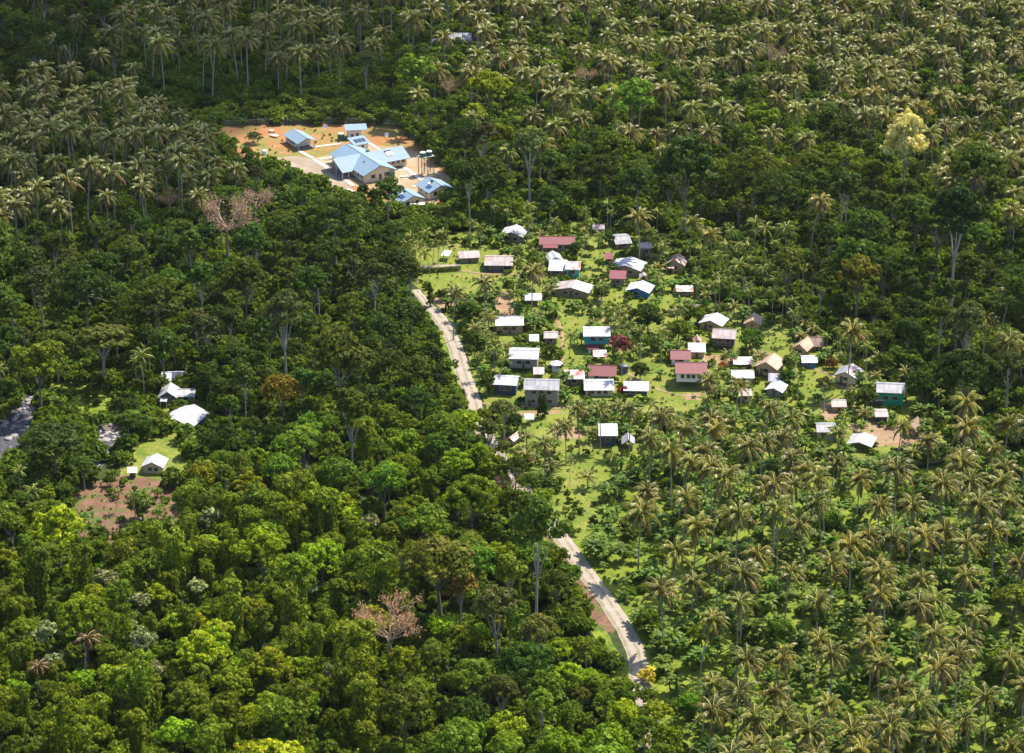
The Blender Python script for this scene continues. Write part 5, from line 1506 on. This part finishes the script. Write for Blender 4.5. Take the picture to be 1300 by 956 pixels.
def zone(px, py):
    if look(P_GAP, px, py): return 'gap', [('dome', 5), ('banana', 5)], 3.0
    if look(P_GAP2, px, py): return 'gap', [('dome', 1), ('banana', 5)], 3.0
    if look(P_ARECA, px, py): return 'areca', [('areca', 8), ('palm', 1), ('dome', 1), ('broad', .5)], 3.6
    if look(P_TL, px, py): return 'tl', [('palm', 1)], 5.2
    if look(P_TLD, px, py): return 'tld', [('broad', 5), ('tall', 2), ('layered', 2), ('palm', 1)], 4.6
    if look(P_PL, px, py): return 'pl', [('palm', 14), ('dome', 1)], 3.9
    if look(P_MIX, px, py): return 'mix', [('broad', 5), ('palm', 5), ('layered', 1), ('mophead', 2), ('feather', 1)], 4.3
    if look(P_TR, px, py): return 'tr', [('palm', 16), ('broad', 1), ('mophead', 1.5)], 4.1
    if look(P_LR, px, py): return 'lr', ([('palm', 6), ('dome', 1), ('banana', 1)] if look(P_LRL, px, py) else [('palm', 24), ('dome', 1)]), (5.4 if look(P_LRL, px, py) else 4.3)
    if look(P_RF, px, py): return 'rf', [('broad', 8), ('tall', 3), ('layered', 2), ('palm', 4 if px > 1180 else 1), ('feather', 1)], 4.6
    if look(P_VINE, px, py): return 'vine', [('vine', 10), ('mophead', 4), ('broad', .5), ('pale', .5)], 3.2
    if look(P_FRONT, px, py): return 'front', [('broad', 5), ('mophead', 5), ('vine', 1.5), ('tall', 1), ('feather', 1)], 3.9
    if py < 300 and px > 540: return 'band', [('broad', 8), ('tall', 3), ('layered', 3), ('feather', 1), ('palm', .6)], 4.5
    if look(P_HAMF, px, py): return 'ham', [('broad', 3), ('dome', 3), ('mophead', 2), ('areca', 1), ('banana', 1)], 3.6
    return 'lf', [('broad', 8), ('tall', 3), ('layered', 4), ('feather', 2.5), ('palm', .4)], 4.5

def pick(ws):
    t = random.uniform(0, sum(w for _, w in ws))
    for k, w in ws:
        t -= w
        if t <= 0: return k
    return ws[-1][0]

MEAN = {'palm': 19, 'broad': 12.5, 'tall': 17, 'layered': 12.2, 'feather': 13.5, 'mophead': 9.5, 'vine': 11, 'dome': 3.5, 'pale': 7.5, 'banana': 3, 'areca': 8.5, 'shrub': .9, 'youngpalm': 3.2}
RC = {'palm': 4.3, 'broad': 5.5, 'tall': 4.3, 'layered': 6.2, 'feather': 5.2, 'mophead': 4.2, 'vine': 3.2, 'dome': 3.6, 'pale': 3.8, 'banana': 2, 'areca': 1.8, 'shrub': 1.4, 'youngpalm': 2.7}
GAP = {'palm': 1.0, 'broad': 1.0, 'tall': .9, 'layered': 1.15, 'feather': 1.0, 'mophead': .95, 'vine': .9, 'dome': .75, 'pale': .9, 'banana': .55, 'areca': .5, 'shrub': .5, 'youngpalm': .6}

nt_ = 0
for _ in range(52000):
    # a point of the ground, uniform in world area over the trapezoid the lens sees plus a margin
    y = math.sqrt(random.uniform(500.0 ** 2, 1330.0 ** 2))
    x = random.uniform(-.245, .245) * (y + 40)
    bpx, bpy_ = PX(x, y, 0)
    cp = PX(x, y, 12)
    z, mix, sp = zone(*cp)
    kind = pick(mix)
    s = random.uniform(.8, 1.15) * (1.0 if kind == 'palm' else random.choice((.6, .85, 1, 1.2, 1.5)))
    if z == 'gap': s *= .62
    if kind == 'palm' and z == 'tl': s *= 1.08
    if z in ('band', 'rf') and kind != 'palm': s *= 1.25
    if z == 'lf' and kind != 'palm': s *= 1.15
    hc, rc = MEAN[kind] * s, RC[kind] * s
    cp = PX(x, y, hc)
    z2, mix2, sp2 = zone(*cp)
    if z2 != z:
        if kind not in [k for k, _w in mix2]: continue
        z, sp = z2, sp2
    r = sp * GAP[kind] * (s if kind != 'palm' else 1)
    if too_close(x, y, r): continue
    if look(M_OPEN, bpx, bpy_) or (look(M_BASE, bpx, bpy_) and not (z == 'lr' and kind == 'palm' and look(M_VILL, bpx, bpy_) and bpx > 700)): continue
    if near_road(x, y, 3.6 + rc * .35) or near_house(x, y, 1.5): continue
    if hides(x, y, hc, rc, soft=.3, vf=.8 if kind != 'vine' else 1.2, kindv=kind): continue
    if kind == 'palm' and hides(x, y, hc * .5, .6, hard=.3, soft=.9, boxes=.3): continue
    if kind == 'palm' and z in ('lf', 'ham', 'front') and near_house(x, y, 20): continue
    if z == 'gap' and kind != 'banana' and kind != 'dome': continue
    put(kind, x, y, s, r, zone=z)

# ---- gardens of the village
for _ in range(14000):
    px, py = random.uniform(505, 1215), random.uniform(285, 640)
    if not look(M_VILL, px, py): continue
    x, y = G(px, py)
    kind = pick([('areca', 6), ('youngpalm', 3), ('banana', 6), ('dome', 3.5), ('broad', 1.8), ('shrub', 5), ('palm', .35)])
    s = random.uniform(.75, 1.25) * (random.uniform(.45, .9) if kind == 'dome' else .6 if kind == 'broad' else 1.0)
    hc, rc = MEAN[kind] * s, RC[kind] * s
    r = {'areca': 1.25, 'youngpalm': 1.9, 'banana': 1.25, 'dome': 2.4, 'shrub': 1.1, 'palm': 4, 'broad': 3.4}[kind]
    if too_close(x, y, r, 1.0): continue
    if near_house(x, y, -.3 if kind in ('shrub', 'banana') else .6) or near_road(x, y, 3.2 + r * .5): continue
    if kind == 'areca' and hides(x, y, hc * .5, .5, hard=.5, soft=2, boxes=.3): continue
    on_lawn = look(M_SOFT, px, py)
    if on_lawn and random.random() < .97: continue
    if hides(x, y, hc, rc, hard=.0, soft=.2 if not on_lawn else 1, boxes=.13 if kind in ('shrub', 'banana', 'areca') else 0, kindv=kind): continue
    put(kind, x, y, s, r, zone='village')
# ---- hamlet and red garden
for _ in range(700):
    px, py = random.uniform(60, 260), random.uniform(480, 700)
    if not look(M_BASE, px, py) or (look(M_OPEN, px, py) and random.random() < .9): continue
    if inpoly(px, py, RIVER_BED) or inpoly(px, py, BED2): continue
    x, y = G(px, py)
    kind = pick([('banana', 4), ('shrub', 5), ('dome', .5), ('areca', .6)])
    s = random.uniform(.3, 1.15); r = 1.6 if not look(M_SOFT, px, py) else 1.7
    if too_close(x, y, r) or near_house(x, y, .3): continue
    if hides(x, y, MEAN[kind] * s, RC[kind] * s, hard=.3, soft=2, boxes=0, kindv=kind): continue
    put(kind, x, y, s, r, zone='hamlet')

# ---- names and labels
NAMES = {'palm': ('coconut_palm', 'palm tree'), 'broad': ('broadleaf_tree', 'tree'), 'tall': ('tall_forest_tree', 'tree'), 'layered': ('spreading_tree', 'tree'), 'feather': ('feathery_tree', 'tree'),
         'mophead': ('creeper_covered_tree', 'tree'), 'vine': ('creeper_tower_tree', 'tree'), 'dome': ('garden_tree', 'tree'), 'pale': ('pale_leaved_tree', 'tree'), 'banana': ('banana_plant', 'banana plant'),
         'areca': ('betel_palm', 'palm tree'), 'shrub': ('garden_shrub', 'shrub'), 'youngpalm': ('young_coconut_palm', 'palm tree'), 'deadpalm': ('dead_palm', 'palm tree')}
LOOK = {'palm': 'tall coconut palm', 'broad': 'rounded broadleaf tree', 'tall': 'tall narrow crowned forest tree', 'layered': 'flat layered spreading tree', 'feather': 'airy fine leaved tree with pale trunk',
        'mophead': 'lumpy tree smothered in bright creeper', 'vine': 'tree stump tower hung with creeper curtains', 'dome': 'small dense round tree', 'pale': 'tree with pale whitish leaves', 'banana': 'banana plant with broad bright leaves',
        'areca': 'slender betel palm', 'shrub': 'low leafy green bush', 'youngpalm': 'short young coconut palm'}
WHERE = {'gap': 'in the dark strip behind the compound fence', 'tl': 'in the row behind the fenced compound', 'tld': 'in the dark far left corner of forest', 'pl': 'in the left palm field beside the compound',
         'mix': 'on the slope past the compound side fence', 'tr': 'on the far upper right slope', 'lr': 'in the lower right plantation', 'rf': 'in the dark forest right of the village', 'vine': 'in the lower left creeper forest',
         'front': 'in the lower forest left of the road', 'band': 'in the dark forest belt above the village', 'ham': 'around the river and its hamlet', 'lf': 'in the forest between compound and river hamlet',
         'village': 'among the village houses', 'hamlet': 'in the garden of the river hamlet', 'areca': 'in the palm thicket at the upper right of the village', None: 'beside the hidden stretch of the dirt road'}

def inframe(t):
    hc = MEAN.get(t['kind'], 10) * t['s']; rc = RC.get(t['kind'], 4) * t['s']
    px, py = PX(t['x'], t['y'], hc); s = rc * scale_at(*PX(t['x'], t['y'], 0))
    return -s * .6 < px < 1300 + s * .6 and -s * .3 < py < 956 + s * .8

STUFF = {}
byname = {}
for t in PLACED:
    t['in'] = inframe(t)
    byname.setdefault(NAMES[t['kind']][0] if not t.get('name') else t['name'], []).append(t)
CAPS = {'coconut_palm': 296, 'broadleaf_tree': 290, 'tall_forest_tree': 120, 'spreading_tree': 100, 'feathery_tree': 80, 'creeper_covered_tree': 170, 'creeper_tower_tree': 150, 'garden_tree': 170, 'banana_plant': 290, 'betel_palm': 290, 'garden_shrub': 290}
for nm, ts in byname.items():
    ts.sort(key=lambda t: (not t.get('hero'), not t['in'], PX(t['x'], t['y'])[1] * -1 if t['kind'] in ('palm', 'broad') else t['y'] / max(.3, t['s'])))
    cap = CAPS.get(nm, 200)
    for k, t in enumerate(ts):
        if t.get('hero') or (t['in'] and k < cap):
            wh = WHERE[t.get('zone')]
            kd = t['kind']
            lb = t.get('label') or '%s %s' % (LOOK[kd], wh)
            tn = t.get('tint')
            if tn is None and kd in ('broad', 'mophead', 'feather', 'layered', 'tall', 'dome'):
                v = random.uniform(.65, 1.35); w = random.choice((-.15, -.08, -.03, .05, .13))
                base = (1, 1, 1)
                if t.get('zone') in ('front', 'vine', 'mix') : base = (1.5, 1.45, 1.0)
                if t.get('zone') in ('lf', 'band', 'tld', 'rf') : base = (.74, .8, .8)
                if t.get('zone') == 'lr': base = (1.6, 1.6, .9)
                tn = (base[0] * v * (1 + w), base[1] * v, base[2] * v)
            if tn is None and kd == 'palm':
                v = random.uniform(.75, 1.3); tn = (v * random.uniform(.9, 1.15), v, v)
                if t.get('zone') in ('pl', 'tl'): tn = (.82, .9, .85)  # left palms tinted darker: cloud shade put into the frond colour
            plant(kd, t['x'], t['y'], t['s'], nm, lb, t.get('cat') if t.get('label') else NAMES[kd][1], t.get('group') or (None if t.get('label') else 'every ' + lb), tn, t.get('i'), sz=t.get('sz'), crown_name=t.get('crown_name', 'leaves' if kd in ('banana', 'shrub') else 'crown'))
        else:
            STUFF.setdefault('leftpalm' if t['kind'] == 'palm' and t.get('zone') in ('pl', 'tl', 'tld') else t['kind'], []).append((t['x'], t['y'], t['s']))

if STUFF.get('leftpalm'):
    scatter_stuff('left_coconut_grove', ['palm'], STUFF.pop('leftpalm'), 'dense coconut grove left of and behind the fenced compound', 'palm grove', tints=[(.85, .95, .9)])  # grove tint darkened too, cloud shade painted into its leaves
if STUFF.get('palm'):
    scatter_stuff('far_coconut_grove', ['palm'], STUFF.pop('palm'), 'dense far coconut grove, its crowns too many to count', 'palm grove')
rest = [k for k in ('broad', 'tall', 'layered', 'feather', 'mophead', 'vine', 'dome', 'pale', 'banana', 'areca', 'shrub', 'youngpalm') if STUFF.get(k)]
for nm, ks, lb, ct in (('far_forest', ('broad', 'tall', 'layered', 'feather'), 'far broadleaf forest that reads as one dark mass', 'forest'),
                       ('far_thicket', ('mophead', 'vine', 'dome', 'pale'), 'far green thicket between palms and forest', 'thicket'),
                       ('garden_foliage', ('banana', 'areca', 'shrub', 'youngpalm'), 'dense low garden greenery between the houses and forest', 'garden plants')):
    ks = [k for k in ks if k in rest]
    pts = [p + (k,) for k in ks for p in STUFF[k]]
    if pts: scatter_stuff(nm, ks, pts, lb, ct)

# ---- undergrowth
def cover(n, test, smin, smax):
    out = []
    for _ in range(n):
        y = math.sqrt(random.uniform(510.0 ** 2, 1330.0 ** 2)); x = random.uniform(-.235, .235) * (y + 40)
        px, py = PX(x, y)
        if test(px, py, x, y): out.append((x, y, random.uniform(smin, smax)))
    return out
def t_forest(px, py, x, y):
    if look(M_BASE, px, py) or look(M_OPEN, px, py) or near_house(x, y, .5): return False
    if px > 690 and py > 560 and look(P_LR, px, py - 40): return False
    return not near_road(x, y, 4.5)
fp = cover(34000, t_forest, 1.2, 2.6)
scatter_stuff('undergrowth', ['shrub'], fp, 'dark leafy undergrowth on the forest floor', 'undergrowth', tints=[(.55, .6, .6), (.8, .8, .7)], parts='crown')
def t_plant(px, py, x, y):
    if look(M_BASE, px, py) or look(M_OPEN, px, py): return False
    return px > 690 and py > 560 and look(P_LR, px, py - 40) and not near_road(x, y, 3.3)
pp = cover(32000, t_plant, .35, 1.5)
scatter_stuff('ground_cover', ['shrub', 'banana'], pp, 'bright green ground cover and low plants under the lower plantation', 'ground cover', tints=[(1.7, 1.6, .8), (2.3, 2.1, .8)], parts='crown')
def t_vil(px, py, x, y):
    return look(M_VILL, px, py) and not look(M_SOFT, px, py) and not near_house(x, y, -.2) and not near_road(x, y, 3.0)
vp = cover(32000, t_vil, .25, .95)
scatter_stuff('garden_weeds', ['shrub'], vp, 'low weeds and garden greenery between the village houses', 'weeds', tints=[(1.1, 1.1, .8), (1.6, 1.3, .9)], parts='crown')
PAVED = [(322, 204), (400, 190), (470, 180), (530, 192), (572, 226), (550, 262), (430, 246)]
def t_soft(px, py, x, y):
    return (look(M_SOFT, px, py) or inpoly(px, py, BANK[0])) and not near_house(x, y, 0) and not near_road(x, y, 2.8)
lp = cover(30000, t_soft, .1, .35) + cover(9000, lambda px, py, x, y: look(M_YARD, px, py) and not inpoly(px, py, PAVED) and not near_house(x, y, 0), .12, .4) + cover(40000, lambda px, py, x, y: inpoly(px, py, BANK[0]), .3, .8)
scatter_stuff('grass_tufts', ['shrub'], lp, 'tufts of longer grass on the lawns and river bank', 'grass', tints=[(1.6, 1.5, .9)], parts='crown')
# ------------------------------------------------------------------ light, sky, camera
SUN_EL, SUN_AZ = R(56), R(46)       # azimuth clockwise from the view direction: behind the scene, a little to the right
w = bpy.data.worlds.new('World'); sc.world = w; w.use_nodes = True
nt = w.node_tree; bg = nt.nodes['Background']
sky = nt.nodes.new('ShaderNodeTexSky'); sky.sky_type = 'NISHITA'; sky.sun_disc = False
sky.sun_elevation = SUN_EL; sky.sun_rotation = SUN_AZ
sky.dust_density = 1.5; sky.altitude = 300
nt.links.new(sky.outputs[0], bg.inputs[0]); bg.inputs[1].default_value = 0.145
L = bpy.data.lights.new('sun', 'SUN'); L.energy = 5.0; L.angle = R(.5); L.color = (1.0, .92, .78)
lo = bpy.data.objects.new('sun', L); COL.objects.link(lo)
sd = Vector((math.sin(SUN_AZ) * math.cos(SUN_EL), math.cos(SUN_AZ) * math.cos(SUN_EL), math.sin(SUN_EL)))
lo.rotation_euler = sd.to_track_quat('Z', 'Y').to_euler()
lo.location = (100, 900, 600)

# a cumulus whose shade lies on the far left groves, as in the photograph
def cloud():
    import bmesh
    m, nt2, b, out = new_mat('cloud')
    b.inputs['Base Color'].default_value = (.9, .9, .92, 1); b.inputs['Roughness'].default_value = 1
    tr = N(nt2, 'ShaderNodeBsdfTransparent'); mx = N(nt2, 'ShaderNodeMixShader'); mx.inputs[0].default_value = .4
    nt2.links.new(tr.outputs[0], mx.inputs[1]); nt2.links.new(b.outputs[0], mx.inputs[2]); nt2.links.new(mx.outputs[0], out.inputs[0])
    bm = bmesh.new(); rr = random.Random(5)
    gx, gy = G(150, 22)
    h = 900; off = h / math.tan(SUN_EL)
    cx, cy_ = gx + off * math.sin(SUN_AZ), gy + off * math.cos(SUN_AZ)
    bmesh.ops.create_icosphere(bm, subdivisions=5, radius=1)
    for v in bm.verts:
        n = v.co.normalized()
        k = 1 + .28 * math.sin(n.x * 5 + 1) * math.cos(n.y * 4) + .16 * math.sin(n.x * 11 + n.y * 9) + .08 * math.sin(n.y * 23 + n.z * 17)
        v.co = Vector((n.x * 125 * k, n.y * 120 * k, n.z * 45 * k if n.z > 0 else n.z * 12))
    main = list(bm.verts)
    g2 = G(20, 178); dx, dy = g2[0] - gx, g2[1] - gy
    r2 = bmesh.ops.create_icosphere(bm, subdivisions=5, radius=1)
    for v in r2['verts']:
        n = v.co.normalized()
        k = 1 + .25 * math.sin(n.x * 4 + 2) * math.cos(n.y * 5) + .14 * math.sin(n.x * 12 + n.y * 8) + .08 * math.sin(n.y * 21 + n.z * 15)
        v.co = Vector((dx + n.x * 82 * k, dy + n.y * 88 * k, n.z * 38 * k if n.z > 0 else n.z * 12))
    me = bpy.data.meshes.new('cloud'); bm.to_mesh(me); bm.free(); me.materials.append(m); me.shade_smooth()
    o = link('cloud', me, None, (cx, cy_, h)); tag(o, 'white cumulus cloud high above, its shade on the far left groves', 'cloud', None, 'stuff')
cloud()

# the air over the valley: one closed box of thin even haze
hm = bpy.data.materials.new('haze'); hm.use_nodes = True; hn = hm.node_tree
for n in list(hn.nodes): hn.nodes.remove(n)
ho = hn.nodes.new('ShaderNodeOutputMaterial'); hv = hn.nodes.new('ShaderNodeVolumePrincipled')
hv.inputs['Color'].default_value = (.86, .9, .96, 1); hv.inputs['Density'].default_value = 0.00001; hv.inputs['Anisotropy'].default_value = 0.3
hn.links.new(hv.outputs[0], ho.inputs['Volume'])
hb = MB().box(-9500, 9500, -3500, 12500, -1.5, 350)
hme = bpy.data.meshes.new('haze'); hme.from_pydata(hb.v, [], hb.f); hme.materials.append(hm); hme.update()
tag(link('haze', hme), 'thin even haze in the valley air', 'haze', None, 'stuff')

cam = bpy.data.cameras.new('camera'); cam.sensor_width = 36; cam.lens = FPX / 1300 * 36
cam.clip_start = 5; cam.clip_end = 30000
co = bpy.data.objects.new('camera', cam); COL.objects.link(co)
co.location = (0, 0, CAMZ); co.rotation_euler = (R(90) - PITCH, 0, 0)
sc.camera = co
sc.view_settings.view_transform = 'Standard'; sc.view_settings.look = 'None'
sc.view_settings.exposure = 0.92; sc.view_settings.gamma = 1
cy = sc.cycles
cy.max_bounces = 5; cy.diffuse_bounces = 2; cy.glossy_bounces = 2; cy.transmission_bounces = 2; cy.transparent_max_bounces = 6
cy.volume_bounces = 0
cy.caustics_reflective = False; cy.caustics_refractive = False
cy.sample_clamp_indirect = 4
